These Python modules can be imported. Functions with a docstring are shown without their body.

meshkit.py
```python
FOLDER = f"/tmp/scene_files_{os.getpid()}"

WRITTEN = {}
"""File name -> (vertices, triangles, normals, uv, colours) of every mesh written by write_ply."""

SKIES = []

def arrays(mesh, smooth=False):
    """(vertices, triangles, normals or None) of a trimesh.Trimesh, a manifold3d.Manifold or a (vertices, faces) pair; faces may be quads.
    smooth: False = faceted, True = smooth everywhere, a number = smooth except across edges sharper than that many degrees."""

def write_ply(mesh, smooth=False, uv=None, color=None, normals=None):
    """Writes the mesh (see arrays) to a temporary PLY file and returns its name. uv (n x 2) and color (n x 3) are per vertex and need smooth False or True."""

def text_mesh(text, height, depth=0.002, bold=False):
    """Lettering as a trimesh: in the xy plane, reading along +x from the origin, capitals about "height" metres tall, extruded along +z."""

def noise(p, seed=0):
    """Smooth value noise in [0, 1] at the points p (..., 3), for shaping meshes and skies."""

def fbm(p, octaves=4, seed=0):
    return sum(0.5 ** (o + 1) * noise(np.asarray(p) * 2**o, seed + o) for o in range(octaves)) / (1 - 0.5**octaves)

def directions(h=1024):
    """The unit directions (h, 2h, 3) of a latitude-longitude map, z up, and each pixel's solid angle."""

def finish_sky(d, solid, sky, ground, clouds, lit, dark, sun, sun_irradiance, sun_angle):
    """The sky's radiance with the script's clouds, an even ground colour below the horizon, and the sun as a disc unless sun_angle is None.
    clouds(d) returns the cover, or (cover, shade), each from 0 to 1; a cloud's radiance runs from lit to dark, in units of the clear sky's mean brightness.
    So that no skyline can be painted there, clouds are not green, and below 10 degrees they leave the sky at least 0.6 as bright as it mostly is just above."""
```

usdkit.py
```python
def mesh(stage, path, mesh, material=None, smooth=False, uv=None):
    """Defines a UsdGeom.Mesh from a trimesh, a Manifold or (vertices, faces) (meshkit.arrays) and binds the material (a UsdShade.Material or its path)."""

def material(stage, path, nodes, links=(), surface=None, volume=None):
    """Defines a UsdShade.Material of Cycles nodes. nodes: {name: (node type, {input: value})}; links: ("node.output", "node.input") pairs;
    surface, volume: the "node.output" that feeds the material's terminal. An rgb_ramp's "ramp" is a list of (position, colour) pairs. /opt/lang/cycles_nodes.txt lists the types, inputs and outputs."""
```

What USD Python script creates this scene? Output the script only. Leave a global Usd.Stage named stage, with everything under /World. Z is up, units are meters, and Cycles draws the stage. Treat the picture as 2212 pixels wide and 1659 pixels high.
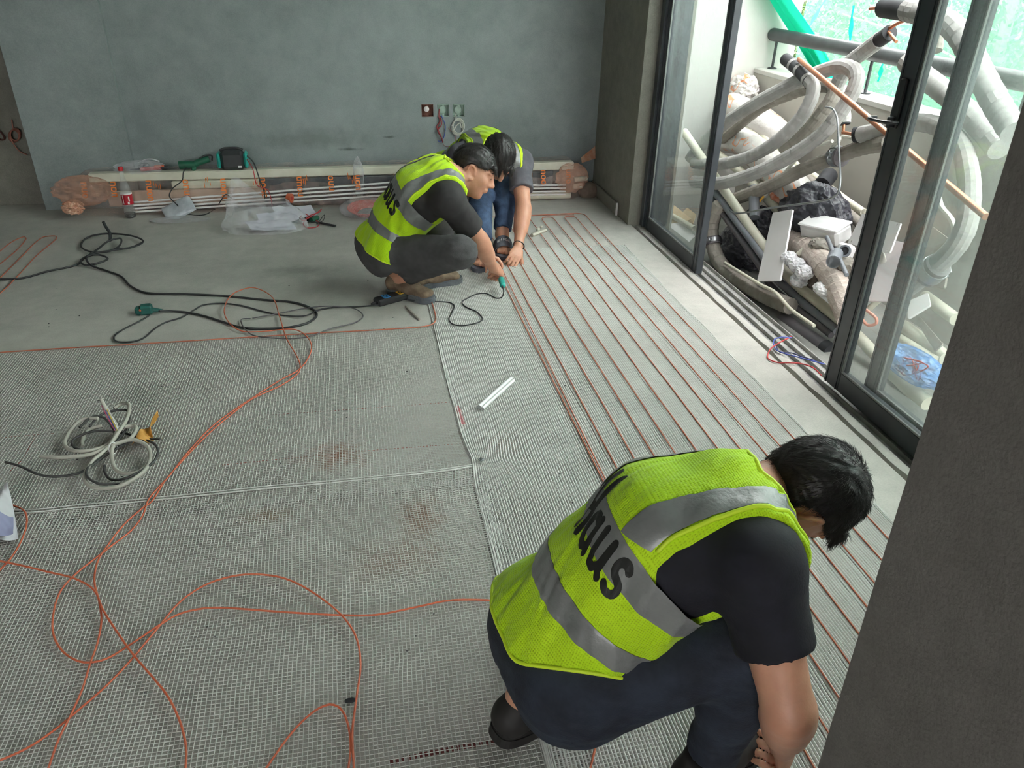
import math, random
import numpy as np, trimesh, manifold3d as m3
import shapely, shapely.geometry as sg
from shapely import affinity
import usdkit, meshkit
from meshkit import noise, fbm
from pxr import Usd, UsdGeom, UsdLux, UsdShade, Gf, Sdf, Vt

stage = Usd.Stage.CreateInMemory()
UsdGeom.SetStageUpAxis(stage, 'Z'); UsdGeom.SetStageMetersPerUnit(stage, 1.0)
UsdGeom.Xform.Define(stage, '/World'); UsdGeom.Scope.Define(stage, '/World/Looks')
rnd = random.Random(7); rng = np.random.default_rng(7)

# ------------------------------------------------------------------ camera
FPX, PITCH, ROLL, YAW, EYE = 1654.5, .50906, .02449, .20687, 1.5
cyw, syw, cpt, spt = math.cos(YAW), math.sin(YAW), math.cos(PITCH), math.sin(PITCH)
_f = np.array([syw*cpt, cyw*cpt, -spt]); _r0 = np.array([cyw, -syw, 0.]); _u0 = np.cross(_r0, _f)
_r = math.cos(ROLL)*_r0+math.sin(ROLL)*_u0; _u = -math.sin(ROLL)*_r0+math.cos(ROLL)*_u0
cam = UsdGeom.Camera.Define(stage, '/World/camera')
cam.AddTransformOp().Set(Gf.Matrix4d(*_r, 0, *_u, 0, *(-_f), 0, 0, 0, EYE, 1))
cam.CreateHorizontalApertureAttr(36.0); cam.CreateVerticalApertureAttr(27.0)
cam.CreateFocalLengthAttr(36.0*FPX/2212); cam.CreateClippingRangeAttr(Gf.Vec2f(.05, 1000))
cam.CreateExposureAttr(0.28)
# ------------------------------------------------------------------ light: an overcast sky outside, reaching the room through the balcony window and an added rear opening
dome = UsdLux.DomeLight.Define(stage, '/World/sky'); dome.CreateIntensityAttr(3.3); dome.CreateColorAttr(Gf.Vec3f(1.0, .985, .975))
# ------------------------------------------------------------------ picture point -> place in the room (on a plane z=, y= or x=)
def ray(px, py): return (px-1106)/FPX*_r-(py-829.5)/FPX*_u+_f
O = np.array([0, 0, EYE])
def at(px, py, z=0.): d = ray(px, py); return O+d*((z-EYE)/d[2])
def aty(px, py, y): d = ray(px, py); return O+d*(y/d[1])
def atx(px, py, x): d = ray(px, py); return O+d*(x/d[0])

# ------------------------------------------------------------------ naming, things and parts
def V(*a): return np.array(a, float)
def unit(v): v = np.asarray(v, float); return v/max(np.linalg.norm(v), 1e-12)
used = set()
def free(path):
    if path not in used: used.add(path); return path
    k = 1
    while f'{path}_{k:03d}' in used: k += 1
    used.add(f'{path}_{k:03d}'); return f'{path}_{k:03d}'
def keys(p, label=None, cat=None, group=None, kind=None):
    for k, v in (('label', label), ('category', cat), ('group', group), ('kind', kind)):
        if v: p.SetCustomDataByKey(k, v)
    return p
def thing(name, label, cat, loc=(0, 0, 0), rotz=0, group=None, kind=None):
    x = UsdGeom.Xform.Define(stage, free('/World/'+name))
    x.AddTranslateOp().Set(Gf.Vec3d(*map(float, loc)))
    if rotz: x.AddRotateZOp().Set(float(rotz))
    p = x.GetPrim(); p.SetCustomDataByKey('_at', ','.join(f'{c:.6f}' for c in loc)); return keys(p, label, cat, group, kind)
def org(p):
    s = p.GetCustomDataByKey('_at'); return np.array(list(map(float, s.split(',')))) if s else np.zeros(3)
def put(name, mesh, m, parent=None, smooth=False, label=None, cat=None, group=None, kind=None, uv=None, world=True):
    """one Mesh prim. Under a thing the world-space vertices are moved into the thing's frame (world=True)."""
    if isinstance(mesh, list): mesh = cat_(mesh)
    v, f, n = meshkit.arrays(mesh, False)
    if parent is not None and world:
        top = parent
        while top.GetParent().GetPath() != Sdf.Path('/World'): top = top.GetParent()
        v = v-org(top)
    pth = free(str(parent.GetPath())+'/'+name) if parent is not None else free('/World/'+name)
    p = usdkit.mesh(stage, pth, (v, f), m, smooth=smooth, uv=uv).GetPrim()
    return keys(p, label, cat, group, kind)
def cat_(L): return trimesh.util.concatenate([x if isinstance(x, trimesh.Trimesh) else trimesh.Trimesh(*meshkit.arrays(x)[:2], process=False) for x in L])

# ------------------------------------------------------------------ shapes
def frame(x=None, y=None, z=None):
    if x is not None and y is not None: x = unit(x); z = unit(np.cross(x, y)); y = np.cross(z, x)
    elif x is not None: x = unit(x); z = unit(np.cross(x, np.cross(z, x))); y = np.cross(z, x)
    M = np.eye(4); M[:3, 0], M[:3, 1], M[:3, 2] = x, y, z; return M
def rbox(sx, sy, sz, r=.004, c=(0, 0, 0), M=None):
    """box with chamfered edges"""
    r = min(r, sx/2.01, sy/2.01, sz/2.01); P = []
    for a in (-1, 1):
        for b in (-1, 1):
            for d in (-1, 1):
                h = V(a*sx/2, b*sy/2, d*sz/2)
                for k in range(3):
                    q = h-V(a, b, d)*r; q[k] = h[k]; P.append(q)
    m = trimesh.convex.convex_hull(np.array(P))
    if M is not None: m.apply_transform(M)
    m.apply_translation(c); return m
def span(lo, hi, r=.004):
    lo, hi = np.asarray(lo, float), np.asarray(hi, float); return rbox(*(hi-lo), r=r, c=(lo+hi)/2)
def spline(P, step=.02, closed=False):
    """centripetal-ish Catmull-Rom through P, resampled"""
    P = np.asarray(P, float)
    if len(P) < 3 and not closed:
        n = max(2, int(np.linalg.norm(P[-1]-P[0])/step)+1); return P[0]+(P[-1]-P[0])*np.linspace(0, 1, n)[:, None]
    Q = np.vstack([P[-1], P, P[0], P[1]]) if closed else np.vstack([2*P[0]-P[1], P, 2*P[-1]-P[-2]])
    out = []
    for i in range(1, len(Q)-2):
        a, b, c, d = Q[i-1], Q[i], Q[i+1], Q[i+2]; L = np.linalg.norm(c-b)
        n = max(2, int(math.ceil(L/step))); t = np.linspace(0, 1, n, endpoint=False)[:, None]
        la, lc = max(np.linalg.norm(b-a), 1e-6), max(np.linalg.norm(d-c), 1e-6)
        m0 = (c-a)/(la+L)*L if L > 0 else 0*a; m1 = (d-b)/(L+lc)*L if L > 0 else 0*a
        out.append((2*t**3-3*t**2+1)*b+(t**3-2*t**2+t)*m0+(-2*t**3+3*t**2)*c+(t**3-t**2)*m1)
    if not closed: out.append(Q[-2][None])
    return np.vstack(out)
def tube(P, r, n=8, closed=False, caps=True, squash=None, twist=None):
    """swept round tube along the points P; r a number or one per point"""
    P = np.asarray(P, float); N = len(P); r = np.broadcast_to(np.asarray(r, float), (N,))
    T = np.gradient(P, axis=0) if not closed else np.roll(P, -1, 0)-np.roll(P, 1, 0)
    T /= np.maximum(np.linalg.norm(T, axis=1, keepdims=True), 1e-12)
    a = V(0, 0, 1) if abs(T[0][2]) < .9 else V(1, 0, 0)
    U = np.zeros_like(P); U[0] = unit(np.cross(T[0], a))
    for i in range(1, N):
        u = U[i-1]-T[i]*np.dot(U[i-1], T[i]); U[i] = unit(u) if np.linalg.norm(u) > 1e-9 else U[i-1]
    W = np.cross(T, U); th = np.arange(n)*2*math.pi/n
    ring = (np.cos(th)[None, :, None]*U[:, None]+np.sin(th)[None, :, None]*W[:, None])
    v = (P[:, None]+ring*r[:, None, None]).reshape(-1, 3)
    i, j = np.meshgrid(np.arange(N if closed else N-1), np.arange(n), indexing='ij'); i2 = (i+1) % N; j2 = (j+1) % n
    q = np.stack([i*n+j, i2*n+j, i2*n+j2, i*n+j2], -1).reshape(-1, 4)
    f = np.vstack([q[:, [0, 2, 1]], q[:, [0, 3, 2]]])
    if caps and not closed:
        v = np.vstack([v, P[0], P[-1]]); k = np.arange(n); k2 = (k+1) % n
        f = np.vstack([f, np.stack([np.full(n, N*n), k, k2], 1), np.stack([np.full(n, N*n+1), (N-1)*n+k2, (N-1)*n+k], 1)])
    return trimesh.Trimesh(v, f[:, ::-1], process=False)
def pipe(a, b, r, n=16, hollow=0): # straight pipe, open ended with a wall when hollow
    a, b = np.asarray(a, float), np.asarray(b, float)
    if not hollow: return tube(np.array([a, a+(b-a)*.001, a+(b-a)*.999, b]), r, n)
    ax = unit(b-a)*.004; return tube(np.array([a+ax*8, a+ax*8-ax*.01, a, a, b, b, b-ax*8, b-ax*8]), np.array([.0001, r-hollow, r-hollow, r, r, r-hollow, r-hollow, .0001]), n, caps=False)
def lathe(prof, n=24, c=(0, 0, 0), M=None):
    """prof: (radius, z) pairs from bottom to top"""
    prof = np.asarray(prof, float); th = np.arange(n)*2*math.pi/n
    v = np.stack([prof[:, 0, None]*np.cos(th), prof[:, 0, None]*np.sin(th), np.repeat(prof[:, 1, None], n, 1)], -1).reshape(-1, 3)
    N = len(prof); i, j = np.meshgrid(np.arange(N-1), np.arange(n), indexing='ij'); j2 = (j+1) % n
    q = np.stack([i*n+j, i*n+j2, (i+1)*n+j2, (i+1)*n+j], -1).reshape(-1, 4); f = np.vstack([q[:, [0, 1, 2]], q[:, [0, 2, 3]]])
    v = np.vstack([v, (0, 0, prof[0, 1]), (0, 0, prof[-1, 1])]); k = np.arange(n); k2 = (k+1) % n
    f = np.vstack([f, np.stack([np.full(n, N*n), k2, k], 1), np.stack([np.full(n, N*n+1), (N-1)*n+k, (N-1)*n+k2], 1)])
    m = trimesh.Trimesh(v, f, process=False)
    if M is not None: m.apply_transform(M)
    m.apply_translation(c); return m
def slab(poly, t, M=None, c=(0, 0, 0)):
    m = trimesh.creation.extrude_polygon(poly, t, engine='earcut')
    if M is not None: m.apply_transform(M)
    m.apply_translation(c); return m
def grid_sheet(F, nu, nv, thick=0.0):
    """surface F(u,v)->xyz on a grid; with a thickness it is closed"""
    u, v = np.meshgrid(np.linspace(0, 1, nu), np.linspace(0, 1, nv), indexing='ij'); P = F(u, v)
    i, j = np.meshgrid(np.arange(nu-1), np.arange(nv-1), indexing='ij'); k = i*nv+j
    q = np.stack([k, k+nv, k+nv+1, k+1], -1).reshape(-1, 4); f = np.vstack([q[:, [0, 1, 2]], q[:, [0, 2, 3]]])
    p = P.reshape(-1, 3)
    if not thick: return trimesh.Trimesh(p, f, process=False)
    m = trimesh.Trimesh(p, f, process=False); nrm = np.array(m.vertex_normals); n0 = len(p)
    b = [i*nv for i in range(nu)], [i*nv+nv-1 for i in range(nu)], list(range(nv)), list(range((nu-1)*nv, nu*nv))
    side = []
    for e, flip in ((b[0], 0), (b[1], 1), (b[2], 1), (b[3], 0)):
        for x, y in zip(e[:-1], e[1:]):
            side += [[x, y, y+n0], [x, y+n0, x+n0]] if flip else [[y, x, x+n0], [y, x+n0, y+n0]]
    return trimesh.Trimesh(np.vstack([p, p-nrm*thick]), np.vstack([f, f[:, ::-1]+n0, np.array(side)]), process=False)
def blob(c, r, sub=3, amp=.15, freq=3., seed=0, M=None):
    m = trimesh.creation.icosphere(sub, 1.0); v = np.array(m.vertices)
    k = 1+amp*(fbm(v*freq+seed*7.3+50, 4, seed)-.5)*2; v = v*k[:, None]*np.asarray(r)
    m = trimesh.Trimesh(v, m.faces, process=False)
    if M is not None: m.apply_transform(M)
    m.apply_translation(c); return m

# ------------------------------------------------------------------ materials
LK = {}
def mat(name, col, rough=.6, col2=None, scale=6., contrast=(.35, .65), detail=4, bump=0., bscale=60., metal=0., spec=.5, space='position', stretch=None, nodes=None, links=None, **extra):
    if name in LK: return LK[name]
    n = {'p': ('principled_bsdf', dict(base_color=col, roughness=rough, metallic=metal, specular_ior_level=spec, **extra))}
    L = []
    if space == 'position': n['g'] = ('geometry', {}); src = 'g.position'
    elif space == 'uv': n['g'] = ('texture_coordinate', {}); src = 'g.UV'
    else: n['g'] = ('texture_coordinate', {}); src = 'g.object'
    if stretch is not None: n['mp'] = ('mapping', dict(scale=stretch)); L.append((src, 'mp.vector')); src = 'mp.vector'
    if col2 is not None:
        n['n'] = ('noise_texture', dict(scale=scale, detail=detail, roughness=.6)); L.append((src, 'n.vector'))
        n['r'] = ('rgb_ramp', dict(ramp=[(contrast[0], col), (contrast[1], col2)])); L += [('n.fac', 'r.fac'), ('r.color', 'p.base_color')]
    if bump:
        n['bn'] = ('noise_texture', dict(scale=bscale, detail=4, roughness=.6)); n['b'] = ('bump', dict(strength=1.0, distance=bump))
        L += [(src, 'bn.vector'), ('bn.fac', 'b.height'), ('b.normal', 'p.normal')]
    if nodes: n.update(nodes)
    if links: L += links
    LK[name] = usdkit.material(stage, '/World/Looks/'+name, n, L, surface='p.BSDF'); return LK[name]
def srgb(*c): return tuple(((x/255)/12.92 if x <= 10 else ((x/255+.055)/1.055)**2.4) for x in c)
def film(name, col, alpha, rough=.15, gl=.5):
    """thin clear plastic: mostly see-through with a glossy sheen"""
    if name in LK: return LK[name]
    LK[name] = usdkit.material(stage, '/World/Looks/'+name, {
        't': ('transparent_bsdf', dict(color=(1, 1, 1))), 'd': ('principled_bsdf', dict(base_color=col, roughness=rough, specular_ior_level=.8)),
        'g': ('geometry', {}), 'n': ('noise_texture', dict(scale=22., detail=3)), 'r': ('map_range', dict(from_min=.35, from_max=.65, to_min=alpha*.5, to_max=min(1, alpha*1.5), clamp=True)),
        'bn': ('noise_texture', dict(scale=35., detail=2)), 'b': ('bump', dict(strength=1., distance=.006)), 'm': ('mix_closure', {})},
        [('g.position', 'n.vector'), ('n.fac', 'r.value'), ('r.result', 'm.fac'), ('t.BSDF', 'm.closure1'), ('d.BSDF', 'm.closure2'), ('g.position', 'bn.vector'), ('bn.fac', 'b.height'), ('b.normal', 'd.normal')], surface='m.closure')
    return LK[name]
# ------------------------------------------------------------------ room shell
def concrete(name, c1, c2, sc, stains_and_shade=(), bump=.0015):
    n = {'g': ('geometry', {}), 'p': ('principled_bsdf', dict(roughness=.88, specular_ior_level=.25)),
         'n1': ('noise_texture', dict(scale=sc, detail=5, roughness=.62)), 'n2': ('noise_texture', dict(scale=sc*9, detail=4, roughness=.7)),
         'n3': ('noise_texture', dict(scale=160., detail=2, roughness=.6)),
         'a': ('mix_float', dict(fac=.38)), 'a2': ('mix_float', dict(fac=.22)), 'r': ('rgb_ramp', dict(ramp=[(.36, c1), (.66, c2)])),
         'b': ('bump', dict(strength=1., distance=bump)), 'bm': ('mix_float', dict(fac=.4))}
    L = [('g.position', x+'.vector') for x in ('n1', 'n2', 'n3')]+[('n1.fac', 'a.a'), ('n2.fac', 'a.b'), ('a.result', 'a2.a'), ('n3.fac', 'a2.b'), ('a2.result', 'r.fac'),
         ('n2.fac', 'bm.a'), ('n3.fac', 'bm.b'), ('bm.result', 'b.height'), ('b.normal', 'p.normal')]
    last = 'r.color'
    if stains_and_shade: n |= {'sn': ('noise_texture', dict(scale=11., detail=4, roughness=.65)), 'sa': ('math', dict(math_type='multiply_add', value2=1.6, value3=-.45))}; L += [('g.position', 'sn.vector'), ('sn.fac', 'sa.value1')]
    for k, (c, rad, col, st) in enumerate(stains_and_shade):     # dirt with a shape of its own, plus one painted cast shadow
        n |= {f's{k}d': ('vector_math', dict(math_type='subtract', vector2=c)), f's{k}e': ('vector_math', dict(math_type='divide', vector2=rad)), f's{k}l': ('vector_math', dict(math_type='length')),
              f's{k}s': ('math', dict(math_type='add')),
              f's{k}r': ('map_range', dict(from_min=.45, from_max=1.25, to_min=st, to_max=0., clamp=True)), f's{k}m': ('mix_color', dict(b=col))}
        L += [('g.position', f's{k}d.vector1'), (f's{k}d.vector', f's{k}e.vector1'), (f's{k}e.vector', f's{k}l.vector1'), 
              (f's{k}l.value', f's{k}s.value1'), ('sa.value', f's{k}s.value2'), (f's{k}s.value', f's{k}r.value'), (f's{k}r.result', f's{k}m.fac'), (last, f's{k}m.a')]
        last = f's{k}m.result'
    L.append((last, 'p.base_color'))
    LK[name] = usdkit.material(stage, '/World/Looks/'+name, n, L, surface='p.BSDF'); return LK[name]
rust, cast_shade, ochre = srgb(150, 100, 72), srgb(95, 95, 88), srgb(150, 118, 84)
def fp(px, py): return tuple(at(px, py))
M_floor = concrete('floor_screed', srgb(160, 158, 153), srgb(196, 194, 187), 1.1, [
    (fp(720, 985), (.16, .10, 1), rust, .75), (fp(905, 1120), (.10, .17, 1), rust, .55), (fp(580, 1115), (.12, .05, 1), ochre, .5), (fp(850, 1210), (.2, .10, 1), rust, .35),
    (fp(640, 585), (.26, .12, 1), cast_shade, .35), (fp(1090, 960), (.10, .12, 1), rust, .25), (fp(250, 965), (.16, .12, 1), srgb(120, 104, 84), .6)])  # grey patch left of the squatting man: his soft shadow painted into the floor
M_wall = concrete('wall_render', srgb(118, 126, 127), srgb(150, 158, 158), .9, [
    (tuple(aty(690, 300, 5.4)), (.5, .2, .10), srgb(96, 102, 98), .45), (tuple(aty(920, 330, 5.4)), (.06, .2, .22), srgb(140, 146, 138), .5), (tuple(aty(755, 322, 5.4)), (.10, .2, .015), srgb(70, 74, 72), .7), (tuple(aty(840, 296, 5.4)), (.06, .2, .012), srgb(70, 74, 72), .7)])
M_wall2 = concrete('wall_render_raw', srgb(108, 108, 100), srgb(140, 139, 130), 1.5, bump=.003)
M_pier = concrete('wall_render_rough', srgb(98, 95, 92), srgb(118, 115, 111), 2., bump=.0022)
YB = 5.40
def panel(lo, hi, n=(1, 1, 1)): return span(lo, hi, .002)
fl = put('floor', [panel((-4.4, -3.4, -.12), (1.725, 5.6, 0))], M_floor, kind='structure', label='dusty pale grey cement floor screed')
SOCK = [aty(x, 239, YB) for x in (923.5, 957.5, 991)]
wb = m3.Manifold.cube((3.12, .2, 2.9)).translate((-1.40, YB, -.1))
for s_ in SOCK: wb = wb-m3.Manifold.cube((.080, .06, .080)).translate((s_[0]-.040, YB-.01, s_[2]-.040))
put('wall_back', wb, M_wall, kind='structure', label='grey rendered back wall with three open socket boxes')
# plastered pier that steps forward from the back wall on the left
put('trim', panel((-1.985, YB-.035, -.1), (-1.40, YB+.2, 2.8)), M_wall, kind='structure', label='shallow rendered pier left of the back wall')
put('wall_left', [panel((-4.4, YB+.12, -.1), (-1.98, YB+.3, 2.8)), panel((-4.6, -3.6, -.1), (-4.4, 5.7, 2.8))],
    M_wall2, kind='structure', label='dark recessed raw wall at the far left')
put('wall_right', [panel((1.70, 4.585, -.1), (1.99, YB+.1, 2.8)), panel((1.70, .55, 2.55), (1.99, 4.6, 2.8))], M_wall2, kind='structure', label='grey rendered wall return between the corner and the window')
put('wall_front', [panel((-4.4, -3.6, -.1), (-2.7, -3.4, 2.8)), panel((-.2, -3.6, -.1), (1.0, -3.4, 2.8)), panel((-2.7, -3.6, 2.4), (-.2, -3.4, 2.8)), panel((-2.7, -3.6, -.1), (-.2, -3.4, .9))], M_wall2, kind='structure', label='rendered wall behind the camera with an unseen opening added to let sky light in')  # opening put in and sized to bring sky fill into the room
put('ceiling', panel((-4.6, -3.6, 2.8), (2.0, 5.7, 2.95)), mat('pale_ceiling', srgb(196, 196, 192), .9), kind='structure', label='raw concrete ceiling')
# the rendered wall beside the camera; its chipped arris leans a little
def pier():
    z = np.linspace(0, 2.8, 150); zz, uu = np.meshgrid(z, np.arange(9), indexing='ij')
    yw = .62; xe = yw*(.996-.040*zz)
    chip = .005*(noise(np.stack([zz*34, uu*0, uu*0], -1), 3)-.5)+.004*(noise(np.stack([zz*90, uu*0+3, uu*0], -1), 5)-.5)
    prof_x = np.array([1.0, .5, .06, .012, 0, 0, .0, .0, .0]); prof_y = np.array([0, 0, 0, -.002, -.010, -.05, -.3, -1.2, -4.0])
    x = xe+np.where(uu < 3, prof_x[uu.astype(int)], 0)+np.where(uu == 3, .008, 0)+np.where((uu >= 3) & (uu < 6), chip, 0)
    y = yw+prof_y[uu.astype(int)]+np.where((uu >= 2) & (uu < 5), chip, 0)
    P = np.stack([x, y, zz], -1); n, m = P.shape[:2]
    i, j = np.meshgrid(np.arange(n-1), np.arange(m-1), indexing='ij'); k = i*m+j
    q = np.stack([k, k+1, k+m+1, k+m], -1).reshape(-1, 4)
    return trimesh.Trimesh(P.reshape(-1, 3), np.vstack([q[:, [0, 1, 2]], q[:, [0, 2, 3]]]), process=False)
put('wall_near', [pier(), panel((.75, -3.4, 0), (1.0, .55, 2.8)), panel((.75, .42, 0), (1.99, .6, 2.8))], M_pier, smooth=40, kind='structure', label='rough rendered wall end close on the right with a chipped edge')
# ------------------------------------------------------------------ threshold and sliding window
M_alu = mat('charcoal_aluminium', srgb(50, 55, 60), .38, srgb(66, 71, 76), scale=5, metal=.0, spec=.5)
M_alud = mat('black_aluminium', srgb(30, 33, 37), .35, srgb(42, 45, 50), scale=5)
M_track = mat('dusty_track_aluminium', srgb(140, 141, 138), .5, srgb(178, 178, 172), scale=14, metal=.2)
M_gasket = mat('grey_gasket', srgb(120, 124, 122), .6)
def thr(seed=1):
    yy = np.linspace(.5, 4.585, 160); e = .006*(noise(np.stack([yy*9, yy*0, yy*0], -1), seed)-.5)*2
    xs = [1.748, 1.753, 1.770, 1.790]; zs = [-.045, -.006, -.002, -.006]
    P = np.stack([np.stack([yy*0+x+(e if k < 2 else 0), yy, yy*0+z], -1) for k, (x, z) in enumerate(zip(xs, zs))], 1)
    n, m = P.shape[:2]; i, j = np.meshgrid(np.arange(n-1), np.arange(m-1), indexing='ij'); k = i*m+j
    q = np.stack([k, k+1, k+m+1, k+m], -1).reshape(-1, 4); return trimesh.Trimesh(P.reshape(-1, 3), np.vstack([q[:, [0, 1, 2]], q[:, [0, 2, 3]]]), process=False)
put('trim', [thr(), panel((1.70, .5, -.12), (1.80, 4.6, -.045))], M_floor, kind='structure', label='cement threshold strip with a dark gap along the window track', smooth=40)
def glass(name, dust, tint):
    if name in LK: return LK[name]
    LK[name] = usdkit.material(stage, '/World/Looks/'+name, {'t': ('transparent_bsdf', dict(color=tint)), 'gl': ('glossy_bsdf', dict(color=(1, 1, 1), roughness=.02)), 'lw': ('layer_weight', dict(blend=.5)), 'pw': ('math', dict(math_type='power', value2=3.0)), 'f': ('math', dict(math_type='multiply_add', value2=.42, value3=.025)),
        'm': ('mix_closure', {}), 'd': ('diffuse_bsdf', dict(color=srgb(200, 204, 200))), 'tr': ('translucent_bsdf', dict(color=srgb(205, 212, 208))), 'dd': ('mix_closure', dict(fac=.5)), 'm2': ('mix_closure', {}), 'g': ('geometry', {}),
        'n': ('noise_texture', dict(scale=7., detail=8, roughness=.75)), 'n2': ('noise_texture', dict(scale=140., detail=3, roughness=.7)), 'mp': ('mapping', dict(scale=(1, 1, .25))), 'mx': ('mix_float', dict(fac=.45)), 'r': ('map_range', dict(from_min=.36, from_max=.68, to_min=dust*.3, to_max=dust*1.8, clamp=True))},
        [('g.position', 'mp.vector'), ('mp.vector', 'n.vector'), ('g.position', 'n2.vector'), ('n.fac', 'mx.a'), ('n2.fac', 'mx.b'), ('mx.result', 'r.value'), ('lw.facing', 'pw.value1'), ('pw.value', 'f.value1'), ('f.value', 'm.fac'), ('t.BSDF', 'm.closure1'), ('gl.BSDF', 'm.closure2'),
         ('d.BSDF', 'dd.closure1'), ('tr.BSDF', 'dd.closure2'), ('r.result', 'm2.fac'), ('m.closure', 'm2.closure1'), ('dd.closure', 'm2.closure2')], surface='m2.closure')
    return LK[name]
M_glass = glass('dusty_glass', .055, (.955, .975, .965)); M_glass2 = glass('dusty_green_glass', .05, (.93, .965, .955))
win = thing('window_1', 'charcoal aluminium sliding balcony window, half open', None, (1.85, 3.5, 0), kind='structure')
Y0, Y1, ZT = .55, 4.575, 2.55
fr = [span((1.775, Y1-.055, 0), (1.945, Y1, ZT)), span((1.775, Y0, ZT-.06), (1.945, Y1, ZT)), span((1.775, Y0, -.03), (1.945, Y0+.05, ZT))]
put('frame', fr, M_alu, win)
tr = [span((1.785, Y0, -.055), (1.945, Y1-.05, -.030), .002)]
for x in (1.789, 1.836, 1.886, 1.935): tr.append(span((x-.003, Y0, -.034), (x+.003, Y1-.05, -.012), .001))
put('track', tr, M_track, win)
def sash(y0, y1, x, name, glassm, lst=.075, rst=.06, stm=M_alu, handle=False, z0=-.006, dark=None):
    """sliding sash whose plane is x: stiles, rails with glazing beads, and a pane"""
    d = .019; bot, top = .082, .07; parts = []
    for a, b in ((y0, y0+lst), (y1-rst, y1)):
        parts.append(span((x-d, a, z0), (x+d, b, ZT-.06), .003))
        for e in (a+.012, b-.016): parts.append(span((x-d-.003, e, z0), (x-d+.002, e+.005, ZT-.06), .001))
    parts += [span((x-d, y0+lst, z0), (x+d, y1-rst, z0+bot), .003), span((x-d, y0+lst, ZT-.06-top), (x+d, y1-rst, ZT-.06), .003)]
    s = put(name, parts, stm, win)
    gy0, gy1, gz0, gz1 = y0+lst, y1-rst, z0+bot, ZT-.06-top
    bead = [span((x-d-.001, gy0, gz0), (x-d+.008, gy0+.007, gz1), .001), span((x-d-.001, gy1-.007, gz0), (x-d+.008, gy1, gz1), .001), span((x-d-.001, gy0, gz0), (x-d+.008, gy1, gz0+.008), .001)]
    put('gasket', bead, M_gasket, s)
    put('pane', span((x-.003, gy0-.005, gz0-.005), (x+.003, gy1+.005, gz1), .001), glassm, s)
    return s
s1 = sash(3.70, 4.53, 1.812, 'sash', M_glass2, lst=.062)
s2 = sash(.75, 2.478, 1.860, 'sash', M_glass, lst=.06, rst=.098)
s3 = sash(.60, 2.300, 1.910, 'sash', M_glass, lst=.06, rst=.075)
# lock case and pull ring on the open sash
hb = [rbox(.012, .035, .16, .004, c=(1.836, 2.437, 1.09)), rbox(.03, .012, .035, .003, c=(1.822, 2.437, 1.03))]
lp = spline([V(1.822, 2.40, 1.035), V(1.795, 2.40, 1.035), V(1.785, 2.42, 1.033), V(1.785, 2.50, 1.030), V(1.795, 2.52, 1.030), V(1.822, 2.52, 1.030)], .006)
put('handle', hb+[tube(lp, .0065, 8)], M_alud, s2, smooth=40)
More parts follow.
